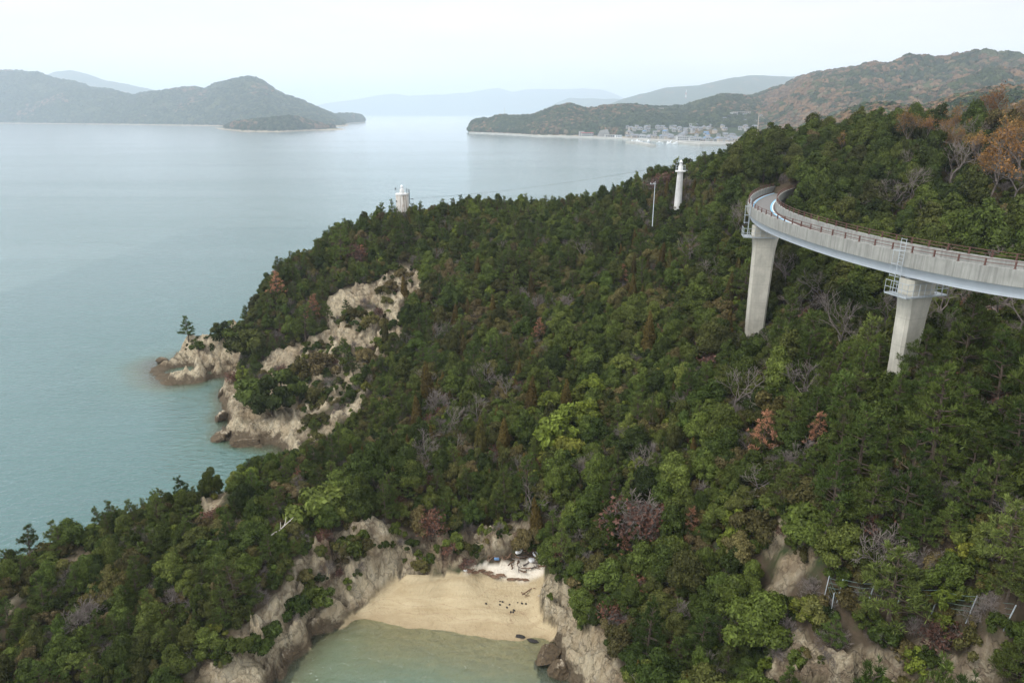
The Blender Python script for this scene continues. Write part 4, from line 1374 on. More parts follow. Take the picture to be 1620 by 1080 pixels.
for i in things:
    t_ = ALLP[i]
    v_ = t_['v']
    root = bpy.data.objects.new(v_['name'], None)
    root.empty_display_size = .3
    COL.objects.link(root)
    root.location = t_['p']
    root.rotation_euler = (RNG.normal(0, .05), RNG.normal(0, .05), t_['rot'])
    root.scale = [t_['s'] * k for k in t_['q']]
    tag(root, LABEL[i], 'tree' if t_['kind'] in TREEK else 'shrub', GROUPN[t_['kind']])
    if v_['crown'] is not None:
        ob('trunk', v_['trunk'], root)
        ob('crown', v_['crown'], root)
    else:
        ob('branches', v_['trunk'], root)

def scatter(name, lst, label=None):
    """one object that stands for the uncountable rest"""
    protos = {}
    for t in lst:
        protos.setdefault(t[0], []).append(t)
    ks = list(protos)
    P = np.array([t[1] for k in ks for t in protos[k]], np.float32)
    S = np.array([t[2] for k in ks for t in protos[k]], np.float32)
    R = np.array([t[3] for k in ks for t in protos[k]], np.float32)
    I = np.array([i for i, k in enumerate(ks) for _ in protos[k]], np.int32)
    me = bpy.data.meshes.new(name)
    me.vertices.add(len(P))
    me.vertices.foreach_set('co', P.ravel())
    for n, ty, key, a in (('scl', 'FLOAT_VECTOR', 'vector', S), ('rot', 'FLOAT_VECTOR', 'vector', R), ('idx', 'INT', 'value', I)):
        me.attributes.new(n, ty, 'POINT').data.foreach_set(key, a.ravel())
    o = ob(name, me)
    tag(o, label, None, None, 'stuff')
    ng = bpy.data.node_groups.new(name, 'GeometryNodeTree')
    ng.interface.new_socket('Geometry', in_out='INPUT', socket_type='NodeSocketGeometry')
    ng.interface.new_socket('Geometry', in_out='OUTPUT', socket_type='NodeSocketGeometry')
    N, L = ng.nodes, ng.links
    gi, go, jo = N.new('NodeGroupInput'), N.new('NodeGroupOutput'), N.new('GeometryNodeJoinGeometry')
    def named(n, ty):
        a = N.new('GeometryNodeInputNamedAttribute')
        a.data_type = ty
        a.inputs['Name'].default_value = n
        return a.outputs[0]
    sc_, ro_, ix_ = named('scl', 'FLOAT_VECTOR'), named('rot', 'FLOAT_VECTOR'), named('idx', 'INT')
    e = N.new('FunctionNodeEulerToRotation')
    L.new(ro_, e.inputs[0])
    for i, k in enumerate(ks):
        src = bpy.data.objects.new(k.name + '_shape', k)
        oi = N.new('GeometryNodeObjectInfo')
        oi.inputs['Object'].default_value = src
        oi.inputs['As Instance'].default_value = True
        cmp_ = N.new('FunctionNodeCompare')
        cmp_.data_type = 'INT'
        cmp_.operation = 'EQUAL'
        L.new(ix_, [s for s in cmp_.inputs if s.name == 'A' and s.type == 'INT'][0])
        [s for s in cmp_.inputs if s.name == 'B' and s.type == 'INT'][0].default_value = i
        ip = N.new('GeometryNodeInstanceOnPoints')
        L.new(gi.outputs[0], ip.inputs['Points'])
        L.new(cmp_.outputs[0], ip.inputs['Selection'])
        L.new(oi.outputs['Geometry'], ip.inputs['Instance'])
        L.new(e.outputs[0], ip.inputs['Rotation'])
        L.new(sc_, ip.inputs['Scale'])
        L.new(ip.outputs[0], jo.inputs[0])
    L.new(jo.outputs[0], go.inputs[0])
    o.modifiers.new('scatter', 'NODES').node_group = ng
    return o

rest = [(t['v']['joined'], t['p'], [t['s'] * k for k in t['q']], (RNG.normal(0, .06), RNG.normal(0, .06), t['rot'])) for i, t in enumerate(ALLP) if i not in tset]
scatter('undergrowth', rest, 'dense green undergrowth of small trees and shrubs filling the headland')
print('TREES', ntrees, 'SHRUBS', len(SH), 'THINGS', len(things), nt_, ns_)

# far woods: crowns over the hills
def m_wood(name, autumn, sc=.0045):
    t = NT(name)
    oi = t.n('ShaderNodeObjectInfo')
    loc = oi.outputs['Location']
    n = t.noise(loc, sc, 4, .6)
    r = oi.outputs['Random']
    g = t.ramp(r, [(0, (.018, .034, .014)), (.45, (.030, .050, .018)), (.8, (.055, .075, .026)), (1, (.085, .095, .04))])
    a = t.ramp(t.math('FRACT', t.math('MULTIPLY', r, 5.7)), [(0, (.11, .078, .05)), (.4, (.18, .11, .058)), (.75, (.23, .14, .07)), (1, (.16, .13, .08))])
    k = t.math('ADD', n, t.rng(t.math('FRACT', t.math('MULTIPLY', r, 13.3)), 0, 1, -.11, .11))
    f = t.rng(k, .62 - .16 * autumn, .65 - .16 * autumn)
    lt = t.rng(t.noise(loc, sc * 1.7, 3, .6), .58, .66)
    g = t.mix(t.math('MULTIPLY', lt, .75), g, (.105, .12, .045))
    return t.done(t.pbsdf(t.mix(f, g, a), .95, .05))

def crownblob(seed, mat):
    rng = np.random.default_rng(seed)
    n = 130
    d = rng.normal(size=(n, 3))
    d[:, 2] = np.abs(d[:, 2]) * 1.1 - .25
    d /= np.linalg.norm(d, axis=1)[:, None]
    p = d * (.82 + .3 * rng.random((n, 1))) * np.array((1, 1, .85))
    nr = d + rng.normal(size=(n, 3)) * .3
    nr /= np.linalg.norm(nr, axis=1)[:, None]
    V, F = leafquads(p, nr, rng, .62, .5, 0)
    return mk('crown_clump', V, F, mat)

def wood(name, samp, n, size, mat, label, seed, zmin=3.5, t1=1.1, skip=None):
    rng = np.random.default_rng(seed)
    P = samp(n, rng, .02, t1)
    ok = P[:, 2] > zmin
    if skip is not None:
        ok &= ~skip(P)
    P = P[ok]
    b = [crownblob(seed + i, mat) for i in range(3)]
    L = []
    for p in P:
        s = size * (.6 + .8 * rng.random())
        L.append((b[rng.integers(3)], p + np.array((0, 0, s * .35)), (s, s, s * (.8 + .5 * rng.random())), (0, 0, rng.random() * 6.28)))
    scatter(name, L, label)

def village_skip(P):
    u, v, d = PX(P[:, 0], P[:, 1], P[:, 2])
    return (u > 985) & (u < 1215) & (v > 203 - (u - 985) * .01)
wood('cape_woods', cape_s, 26000, 4.2, m_wood('cape_foliage', .28), 'green and russet woods covering the low cape by the village', 501, 4.5, skip=village_skip)
wood('hillside_woods', back_s, 40000, 6.0, m_wood('hillside_foliage', .80), 'autumn coloured woods covering the broad hillside', 511)
wood('slope_woods', near_s, 15000, 3.6, m_wood('slope_foliage', .85, .012), 'autumn coloured woods on the closer rounded slope', 521, -5)
wood('island_woods', isle_s, 26000, 7.0, m_wood('island_foliage', -.35), 'dark hazy woods covering the island across the water', 531, 6)
wood('point_woods', point_s, 2500, 4.5, m_wood('point_foliage', .5), 'woods on the low point of the island', 541, 5)
wood('tip_woods', tip_s, 900, 6.0, m_wood('tip_foliage', .2), 'woods on the far tip of the island', 551, 5)

# ------------------------------------------------------------------ the curved cycle ramp
PTH = OUTER
TG = np.gradient(PTH, axis=0)
TG[:, 2] = 0
TG /= np.linalg.norm(TG, axis=1)[:, None]
# the inner side lies to the right of the outer edge when walking away from the camera
NR = np.stack([TG[:, 1], -TG[:, 0], 0 * TG[:, 0]], 1)
ARC = np.concatenate([[0], np.cumsum(np.linalg.norm(np.diff(PTH, axis=0), axis=1))])

def sweep(prof, name, mat, parent, smooth=False, i0=0, i1=None):
    """prof: closed list of (inward, up) offsets from the top outer edge"""
    P, N_ = PTH[i0:i1], NR[i0:i1]
    k, n = len(prof), len(P)
    V = np.concatenate([P + N_ * a + np.array((0, 0, b)) for a, b in prof]).reshape(k, n, 3).transpose(1, 0, 2).reshape(-1, 3)
    F = [(i * k + j, i * k + (j + 1) % k, (i + 1) * k + (j + 1) % k, (i + 1) * k + j) for i in range(n - 1) for j in range(k)]
    if k == 4:
        F += [(0, 3, 2, 1), tuple((n - 1) * k + j for j in (0, 1, 2, 3))]
    return ob(name, mk(name, V, np.array(F), mat, smooth), parent)

def at_arc(s, a=0.0, b=0.0):
    p = np.array([np.interp(s, ARC, PTH[:, i]) for i in range(3)])
    n = np.array([np.interp(s, ARC, NR[:, i]) for i in range(3)])
    return p + n * a + np.array((0, 0, b)), n

RW = 3.9
ramp = tag(empty('cycle_ramp', (0, 0, 0)), 'curved grey concrete cycle ramp on two piers sweeping above the trees', 'ramp')
sweep([(.02, -1.22), (RW - .02, -1.22), (RW - .02, -1.04), (.02, -1.04)], 'deck', M['parapet'], ramp)
sweep([(0, -1.20), (.0, 0), (.24, 0), (.26, -1.037)], 'parapet', M['parapet'], ramp)
sweep([(RW - .26, -1.037), (RW - .24, 0), (RW, 0), (RW, -1.20)], 'parapet', M['parapet'], ramp)
sweep([(.27, -1.035), (.27, -1.02), (RW - .27, -1.02), (RW - .27, -1.035)], 'road_surface', M['asphalt'], ramp)
for a_, b_, mm in ((.50, .64, 'white_line'), (.645, .86, 'blue_line'), (RW - .64, RW - .50, 'white_line'), (RW - .86, RW - .645, 'blue_line')):
    sweep([(a_, -1.016), (a_, -1.012), (b_, -1.012), (b_, -1.016)], 'edge_line', M[mm], ramp)
for a_ in (.28, RW - .36):
    sweep([(a_, -1.01), (a_, -.90), (a_ + .08, -.90), (a_ + .08, -1.01)], 'kerb_pipe', M['rail'], ramp)
sweep([(.62, -2.02), (.62, -1.223), (.70, -1.223), (.70, -2.02)], 'girder', M['steel'], ramp)
sweep([(RW - .70, -2.02), (RW - .70, -1.223), (RW - .62, -1.223), (RW - .62, -2.02)], 'girder', M['steel'], ramp)
sweep([(.50, -2.07), (.50, -2.023), (RW - .50, -2.023), (RW - .50, -2.07)], 'girder_flange', M['steel'], ramp)
for a_ in (.12, RW - .12):
    r_ = MB()
    for z_ in (.24, .50):
        r_.tube(PTH + NR * a_ + np.array((0, 0, z_)), .026, 6, False)
    rail_ = r_.obj('handrail', M['rail'], ramp, True)
    s_ = 1.0
    pm_ = None
    while s_ < ARC[-1] - .5 :
        p_, n_ = at_arc(s_, a_)
        if pm_ is None:
            pm_ = MB().box((0, 0, .26), (.10, .09, .54)).box((0, 0, .015), (.17, .17, .03)).mesh('post', M['rail'])
        po = ob('post', pm_, rail_)
        po.location = p_ + np.array((0, 0, .002))
        po.rotation_euler = (0, 0, math.atan2(n_[1], n_[0]))
        s_ += 2.0
# piers
def pier_at(u_t, lo):
    C = PTH + NR * (RW / 2) + np.array((0, 0, -2.07))
    u, v, d = PX(C[:, 0], C[:, 1], C[:, 2])
    n = len(C)
    idx = [i for i in range(n) if (d[i] < 88)]
    i = min(idx, key=lambda q: abs(u[q] - u_t))
    return C[i], NR[i], TG[i]

def section(w, l, ch):
    a, b = w / 2, l / 2
    return [(-a, -b + ch), (-a + ch, -b), (a - ch, -b), (a, -b + ch), (a, b - ch), (a - ch, b), (-a + ch, b), (-a, b - ch)]

def build_pier(u_t, platform, kw):
    c, n, tg = pier_at(u_t, 0)
    ang = math.atan2(n[1], n[0])
    g = float(gz(c[0], c[1]))
    h = c[2] - g
    root = ob('pier', None, None) if False else None
    lv = [(-3.2 - h, 2.0 * kw, 1.35), (-h * .8, 2.1 * kw, 1.38), (-4.6, 2.3 * kw, 1.45), (-3.4, 2.36 * kw, 1.46), (-2.2, 2.6 * kw, 1.5), (-1.35, 2.92 * kw, 1.55), (-1.30, 2.92 * kw, 1.55), (-.18, 2.92 * kw, 1.55)]
    V, k = [], 8
    for z, w, l in lv:
        V += [(x, y, z) for x, y in section(w, l, .22)]
    F = [(i * k + j, i * k + (j + 1) % k, (i + 1) * k + (j + 1) % k, (i + 1) * k + j) for i in range(len(lv) - 1) for j in range(k)]
    b = (len(lv) - 1) * k
    F += [(b, b + 1, b + 2, b + 3), (b, b + 3, b + 4, b + 7), (b + 4, b + 5, b + 6, b + 7)]
    po = ob('pier', mk('pier', V, np.array(F), M['pier']), ramp)
    po.location = c
    po.rotation_euler = (0, 0, ang)
    W2 = 2.92 * kw / 2
    be = MB()
    for q in (-.9, .9):
        be.box((q, 0, -.10), (.5, .5, .16))
    be.obj('bearing', M['galv'], po)
    # inspection platform: floor, posts and rails; local -x is the outer side
    fl, ra = MB(), MB()
    x0, x1, y0, y1 = platform
    zf = -1.55
    fl.box(((x0 - W2 - .02) / 2 + 0, 0, zf), (abs(x0 + W2) - .02, y1 - y0, .10))
    if x1 > W2:
        fl.box(((x1 + W2 + .02) / 2, 0, zf), (x1 - W2 - .02, y1 - y0, .10))
    hy = .79
    if y0 < -hy:
        xa = min(x1, W2)
        fl.box(((-W2 + xa) / 2, (y0 - hy) / 2, zf), (xa + W2, abs(y0) - hy, .10))
    P = [(x0, y1), (x0, y0), (x1, y0)] + ([(x1, y1)] if x1 > W2 else [])
    for a, bb in zip(P[:-1], P[1:]):
        L_ = math.hypot(bb[0] - a[0], bb[1] - a[1])
        m = max(1, int(round(L_ / .62)))
        for q in range(m + 1):
            x, y = a[0] + (bb[0] - a[0]) * q / m, a[1] + (bb[1] - a[1]) * q / m
            ra.tube([(x, y, zf + .05), (x, y, zf + 1.12)], .028, 4)
        for z in (.58, 1.12):
            ra.tube([(a[0], a[1], zf + z), (bb[0], bb[1], zf + z)], .026, 4)
    pl = fl.obj('inspection_platform', M['galv'], po)
    ra.obj('platform_rail', M['galv'], po)
    # caged ladder down from the parapet
    la = MB()
    xo = -RW / 2 - .22
    for q in (-.25, .25):
        la.tube([(xo, q, zf + .1), (xo, q, 3.15)], .03, 4)
        la.tube([(xo - .55, q * 1.2, zf + 1.6), (xo - .55, q * 1.2, 2.3)], .02, 4)
    for q in range(15):
        z = zf + .3 + q * .31
        la.tube([(xo, -.25, z), (xo, .25, z)], .018, 4, False)
    for z in (zf + 1.7, 1.1, 2.2):
        la.tube([(xo, -.3, z), (xo - .58, -.32, z), (xo - .58, .32, z), (xo, .3, z)], .022, 4)
    la.obj('ladder', M['galv'], po)
    return po
build_pier(1213, (-2.75, 1.2, -1.05, 1.05), 1.12)
build_pier(1452, (-2.1, 2.1, -1.15, 1.15), .92)

# ------------------------------------------------------------------ lights, pole, wires
def railring(mb, r, z, k, hgt, rad=.03):
    for j in range(k):
        a = 2 * math.pi * j / k
        mb.tube([(r * math.cos(a), r * math.sin(a), z), (r * math.cos(a), r * math.sin(a), z + hgt)], rad, 4)
    for q in (.5, 1.0):
        mb.tube([(r * math.cos(2 * math.pi * j / 24), r * math.sin(2 * math.pi * j / 24), z + hgt * q) for j in range(25)], rad * .8, 4, False)

LT = W(1076.5, 270, 125)            # gallery of the tall light
LB = 26.0
lh = tag(empty('lighthouse', (LT[0], LT[1], LB)), 'tall slim white lighthouse with small gallery standing above the headland trees', 'lighthouse')
hg = LT[2] - LB
MB().lathe([(.80, -1.5), (.78, 0), (.52, hg - .3), (.56, hg - .22)], 24).obj('tower', M['white'], lh, True)
MB().lathe([(0, hg - .2), (.92, hg - .22), (.95, hg), (.93, hg + .02), (0, hg + .02)], 24).obj('gallery', M['white'], lh)
MB().lathe([(.42, hg + .02), (.42, hg + .75), (.30, hg + .9), (.30, hg + 1.05)], 16).obj('lantern_base', M['white'], lh, True)
MB().lathe([(.28, hg + 1.04), (.28, hg + 1.4), (.34, hg + 1.42), (.28, hg + 1.62), (.10, hg + 1.8), (0, hg + 1.95)], 16).obj('lantern', M['boat'], lh, True)
rr_ = MB()
railring(rr_, .88, hg, 8, .95, .022)
rr_.obj('gallery_rail', M['galv'], lh)
ld = MB()
for q in (-.2, .2):
    ld.tube([(1.05, q, .5), (1.25, q, hg + .9)], .035, 4)
for q in range(24):
    z = .7 + q * hg / 24
    ld.tube([(1.06 + .2 * z / hg, -.2, z), (1.06 + .2 * z / hg, .2, z)], .022, 4, False)
for z in (2.0, hg * .55, hg * .8):
    ld.tube([(.62, 0, z), (1.12, 0, z)], .04, 4)
ld.obj('ladder', M['bark'], lh)
sp_ = MB().box((1.0, 0, hg + .04), (.6, .5, .06)).tube([(-.75, .2, hg + .9), (-1.3, .2, hg + 1.1)], .03, 4).obj('antenna', M['galv'], lh)

ST = W(636, 306, 140)
SB = 23.5
st = tag(empty('light_tower', (ST[0], ST[1], SB)), 'squat rust stained white light tower with railing on the ridge skyline', 'lighthouse')
hs = ST[2] - SB
tw = MB()
pr = []
NF = 12
for z, r in ((-1.5, 1.32), (hs - .25, 1.25)):
    pr.append([(r * (1 + .035 * (1 if j % 2 else -1)) * math.cos(2 * math.pi * j / (2 * NF)), r * (1 + .035 * (1 if j % 2 else -1)) * math.sin(2 * math.pi * j / (2 * NF)), z) for j in range(2 * NF)])
k_ = 2 * NF
tw.add(pr[0] + pr[1], [(j, (j + 1) % k_, k_ + (j + 1) % k_, k_ + j) for j in range(k_)])
tw.obj('tower', M['stained_white'], st)
MB().lathe([(0, hs - .24), (1.36, hs - .25), (1.38, hs), (0, hs + .005)], 24).obj('roof_slab', M['white'], st)
MB().lathe([(.48, hs), (.50, hs + .45), (.40, hs + .85), (.22, hs + 1.0)], 16).obj('lantern_base', M['white'], st, True)
MB().lathe([(.20, hs + .98), (.26, hs + 1.3), (.28, hs + 1.35), (.20, hs + 1.6), (0, hs + 1.75)], 16).obj('lantern', M['boat'], st, True)
rr_ = MB()
railring(rr_, 1.28, hs, 9, .95, .022)
rr_.obj('roof_rail', M['galv'], st)
MB().box((-1.25, -.2, hs + .95), (.25, .2, .35)).tube([(-1.25, -.2, hs), (-1.25, -.2, hs + .8)], .03, 4).tube([(1.05, -.3, hs), (1.05, -.3, hs + 1.1)], .05, 4).obj('marker_lamp', M['darkstone'], st)
MB().box((1.48, -.1, hs - .6), (.10, .4, hs * .5)).box((2.1, -.1, hs - 1.1), (.36, .3, .14)).box((1.75, -.1, hs - 1.1), (.5, .06, .06)).obj('cable_bracket', M['darkstone'], st)
MB().box((-1.0, -.86, hs - 1.5), (.30, .08, .34), rotz(.8)).obj('vent', M['darkstone'], st)

PT_ = W(1036.5, 287, 118)
pole = tag(empty('utility_pole', (PT_[0], PT_[1], 27.0)), 'slender pale steel pole standing among trees left of the tall lighthouse', 'pole')
ph = PT_[2] - 27.0
MB().tube([(0, 0, -1), (0, 0, ph)], [.065, .045], 10).obj('shaft', M['galv'], pole, True)
MB().box((-.35, 0, ph - .45), (1.0, .07, .07)).obj('crossarm', M['galv'], pole)
MB().tube([(-.75, 0, ph - .42), (-.75, 0, ph - .22)], .05, 6).tube([(-.2, 0, ph - .42), (-.2, 0, ph - .22)], .05, 6).obj('insulator', M['white'], pole)

P0 = ST + np.array((2.1, -.1, -1.05))
P1 = LT + np.array((-1.0, .2, 1.05))
ca = MB()
ts = np.linspace(0, 1, 30)
ca.tube(np.array([P0 + (P1 - P0) * t - np.array((0, 0, 2.6 * 4 * t * (1 - t) * .30)) for t in ts]), .018, 4, False)
tag(ca.obj('power_line', M['wire']), 'thin dark sagging power line strung between the two light towers', 'power line')

# the timber mast on the skyline with its transformer
MP = W(1197, 238, 126)
mp = tag(empty('wooden_pole', (MP[0], MP[1], MP[2] - 4)), 'pale leaning pole with dark transformer on the skyline before the village', 'pole')
MT = W(1201, 178, 126)
e_ = MT - (MP - np.array((0, 0, 4)))
MB().tube([(0, 0, 0), tuple(e_)], [.12, .07], 8).tube([(-.55, .1, 0), (-.25, .1, e_[2] * .78)], [.08, .05], 6).obj('shaft', M['deadwood'], mp)
MB().box(tuple(e_ * .66 + np.array((.45, 0, 0))), (.45, .4, .7)).obj('transformer', M['darkstone'], mp)
MB().box(tuple(e_ * .93 + np.array((.5, 0, 0))), (1.4, .08, .08), np.array(((.85, 0, .5), (0, 1, 0), (-.5, 0, .85)))).obj('crossarm', M['deadwood'], mp)

# ------------------------------------------------------------------ wire fence on the near slope
FP = [(1302, 953), (1324, 953), (1370, 961), (1418, 966), (1473, 974), (1528, 988), (1585, 1006)]
fence = tag(empty('wire_fence', (0, 0, 0)), 'sagging wire fence on pale steel posts above the low rock bluff', 'fence')
tops = []
pm_ = MB().box((0, 0, .75), (.062, .05, 2.4)).mesh('post', M['galv'])
for u_, v_ in FP + [(1313, 978)]:
    p_ = hit(u_, v_)
    o_ = ob('post', pm_, fence)
    o_.location = p_
    o_.rotation_euler = (RNG.normal(0, .05), .10 + RNG.normal(0, .04), RNG.random())
    tops.append(p_)
wr = MB()
chain = [tops[7]] + tops[:7]
for a, b in zip(chain[:-1], chain[1:]):
    for k in range(4):
        z0, z1 = 1.9 - .38 * k, 1.9 - .38 * k
        q = [a + (b - a) * t + np.array((.18, 0, z0 - .45 * (1 + .3 * math.sin(7 * k + a[0])) * t * (1 - t))) for t in np.linspace(0, 1, 7)]
        wr.tube(q, .016, 3, False)
wr.obj('wires', M['greenwire'], fence)

# ------------------------------------------------------------------ what lies on the beach
def lump(seed, sx, sy, sz, nseg=10, nring=7, rough=.25, box=.0):
    rng = np.random.default_rng(seed)
    V = []
    for i in range(nring + 1):
        th = math.pi * i / nring
        for j in range(nseg):
            ph_ = 2 * math.pi * j / nseg
            d = np.array((math.sin(th) * math.cos(ph_), math.sin(th) * math.sin(ph_), math.cos(th)))
            if box:
                d = d / (np.abs(d) ** 6).sum() ** (1 / 6) * box + d * (1 - box)
            r = 1 + rough * (rng.random() - .5) * (0 < i < nring)
            V.append(d * r * np.array((sx, sy, sz)))
    F = [(i * nseg + j, (i + 1) * nseg + j, (i + 1) * nseg + (j + 1) % nseg, i * nseg + (j + 1) % nseg) for i in range(nring) for j in range(nseg)]
    return np.array(V), np.array(F)

def onbeach(u, v):
    return hit(u, v)

for u_, v_, sz, rz_, lab in [(821, 874, (.46, .22, .19), .9, 'white styrofoam block lying at the top of the driftwood pile'),
                             (849, 880, (.46, .28, .18), -.4, 'white oval styrofoam float beside the overhanging bushes'),
                             (841, 889, (.30, .26, .18), .5, 'white styrofoam chunk below the oval float'),
                             (736, 903, (.16, .12, .10), .2, 'tiny white float among dead weed at the backshore edge')]:
    V, F = lump(int(u_), *sz, 12, 8, .12, .75)
    o_ = ob('styrofoam_float', mk('styrofoam_float', V, F, M['foam'], False))
    o_.location = onbeach(u_, v_) + np.array((0, 0, sz[2] * .6))
    o_.rotation_euler = (.15, .2, rz_)
    tag(o_, lab, 'float', 'styrofoam floats on the beach')
V, F = lump(5, .26, .20, .14, 10, 6, .2, .7)
o_ = ob('plastic_crate', mk('plastic_crate', V, F, M['bluetile']))
o_.location = onbeach(786, 887) + np.array((0, 0, .1))
tag(o_, 'small blue plastic piece among driftwood on the white sand', 'plastic piece')

def stick(seed, L_, r, fork=0):
    rng = np.random.default_rng(seed)
    mb = MB()
    n = 6
    pts = [np.array(((t - .5) * L_, .12 * L_ * math.sin(3 * t + seed), 0)) + rng.normal(0, .03 * L_, 3) * np.array((1, 1, .4)) for t in np.linspace(0, 1, n)]
    mb.tube(pts, [r, r * .95, r * .85, r * .75, r * .55, r * .3], 6)
    for f in range(fork):
        p = pts[2 + f % 3]
        d = np.array((rng.normal(0, .3), rng.choice((-1, 1)) * .8, .4)) * L_ * .3
        mb.tube([p, p + d * .5 + rng.normal(0, .03, 3), p + d], [r * .6, r * .45, r * .2], 5)
    return mb
pile = [(775, 885), (781, 882), (786, 884), (791, 881), (806, 882), (812, 888), (817, 885), (822, 890), (828, 884), (834, 880), (838, 884), (845, 893), (850, 898), (855, 896), (860, 899), (846, 887), (856, 890), (808, 894), (830, 900), (826, 906), (833, 904), (820, 899), (842, 876), (836, 874), (850, 873),
        (862, 893), (815, 880), (800, 884), (824, 880), (829, 876), (848, 901), (838, 893)]
line = [(733, 900), (738, 902), (744, 905), (749, 906), (764, 906), (770, 909), (777, 911), (782, 912), (790, 911), (796, 910), (811, 916), (820, 917), (830, 918), (774, 905), (760, 903)]
for i, (u_, v_) in enumerate(pile):
    b_ = onbeach(u_ + RNG.normal(0, 1.2), v_ + RNG.normal(0, 1))
    o_ = stick(i, .7 + RNG.random() * 1.1, .045 + .05 * RNG.random(), int(RNG.integers(0, 3))).obj('driftwood', M['drift'] if RNG.random() < .65 else M['twig'], None, True)
    o_.location = b_ + np.array((0, 0, .07 + .1 * RNG.random()))
    o_.rotation_euler = (RNG.normal(0, .25), RNG.normal(0, .15), RNG.random() * 3.14)
    tag(o_, 'weathered driftwood piece in the jumbled pile behind the beach', 'driftwood', 'driftwood in the jumbled pile')
for i, (u_, v_) in enumerate(line):
    b_ = onbeach(u_, v_)
    V, F = lump(400 + i, .38 + .25 * RNG.random(), .12 + .1 * RNG.random(), .07, 12, 6, .9)
    o_ = ob('weed_clump', mk('weed_clump', V, F, M['weed'] if 'weed' in M else M['drift']))
    o_.location = b_ + np.array((0, 0, .03))
    o_.rotation_euler = (0, 0, -.35 + RNG.normal(0, .4))
    tag(o_, 'reddish brown dead weed clump on the strandline below the white sand', 'weed clump', 'dead weed along the strandline')
for (u_, v_, L_, r_, f_, rz_, lab, mm) in [(841, 933, 2.3, .06, 2, .55, 'long dark forked branch lying alone on the sand', 'drift'), (832, 941, .9, .05, 0, -.4, 'short brown stick just below the forked branch', 'drift'), (450, 862, 2.6, .07, 4, .4, 'bleached white dead branch sticking out of the bushes', 'deadwood')]:
    o_ = stick(int(u_), L_, r_, f_).obj('dead_branch', M[mm], None, True)
    o_.location = onbeach(u_, v_) + np.array((0, 0, .08 if mm == 'drift' else 2.0))
    o_.rotation_euler = (0, 0 if mm == 'drift' else -.5, rz_)
    tag(o_, lab, 'branch')
DS = [(791, 951), (795, 953), (791, 957), (806, 957), (802, 961), (808, 969), (812, 969), (813, 966), (819, 953), (826, 955), (832, 955), (769, 955)]
for i, (u_, v_) in enumerate(DS):
    s_ = .06 + .05 * RNG.random()
    V, F = lump(700 + i, s_ * 1.4, s_, s_ * .7, 8, 5, .4)
    o_ = ob('dark_stone', mk('dark_stone', V, F, M['darkstone']))
    o_.location = onbeach(u_, v_) + np.array((0, 0, s_ * .3))
    o_.rotation_euler = (0, 0, RNG.random() * 3)
    tag(o_, 'small dark stone scattered on the middle of the sand', 'stone', 'dark stones on the sand')
for u_, v_, sx_s, lab in [(823, 1008, .42, 'black weedy lump at the water edge, upper of two'), (842, 1015, .52, 'black weedy lump at the water edge, lower of two')]:
    V, F = lump(int(u_), sx_s, .20, .14, 10, 6, .6)
    o_ = ob('weedy_lump', mk('weedy_lump', V, F, M['darkstone']))
    o_.location = onbeach(u_, v_) + np.array((0, 0, .06))
    o_.rotation_euler = (0, 0, -.25)
    tag(o_, lab, 'lump')

def boulder(seed, sx, sy, sz):
    """angular shore rock: a lump cut by slanting joints, then roughened"""
    rng = np.random.default_rng(seed)
    V, F = lump(seed, 1, 1, 1, 40, 26, .0, .35)
    for _ in range(11):
        n = rng.normal(size=3) * np.array((1, 1, .7))
        n /= np.linalg.norm(n)
        h = V @ n - rng.uniform(.42, .80)
        V = V - np.clip(h, 0, None)[:, None] * n * .93
    n = fbm(V[:, 0] * 2 + V[:, 2] * 1.3 + seed, V[:, 1] * 2 + V[:, 2] * .9, seed, 4) - .5
    n2 = ridged(V[:, 0] * 3.1 + seed, V[:, 1] * 3.1 + V[:, 2] * 2.2, seed, 4) - .6
    V = V * (1 + .40 * n + .26 * n2)[:, None] * np.array((sx, sy, sz))
    return V, F
def m_rock():
    t = NT('tide_stained_rock')
    p = t.pos()
    s = t.n('ShaderNodeSeparateXYZ')
    t.l(p, s.inputs[0])
    n = t.noise(p, 3, 6, .7)
    st = t.noise(t.mapping(p, (1.6, 1.6, .35), (.5, .25, .7)), 1.6, 6, .7, .8)
    pale = t.ramp(st, [(.28, (.24, .185, .125)), (.45, (.56, .47, .34)), (.72, (.78, .69, .54))])
    dk = t.ramp(n, [(.3, (.055, .042, .028)), (.6, (.13, .095, .058))])
    f = t.rng(t.math('ADD', s.outputs['Z'], t.rng(st, .3, .7, -.6, .6)), .9, 1.9, 1, 0)
    return t.done(t.pbsdf(t.mix(f, pale, dk), .9, .2, t.bump(t.math('ADD', n, st), .8, .25)))
M['rock'] = m_rock()
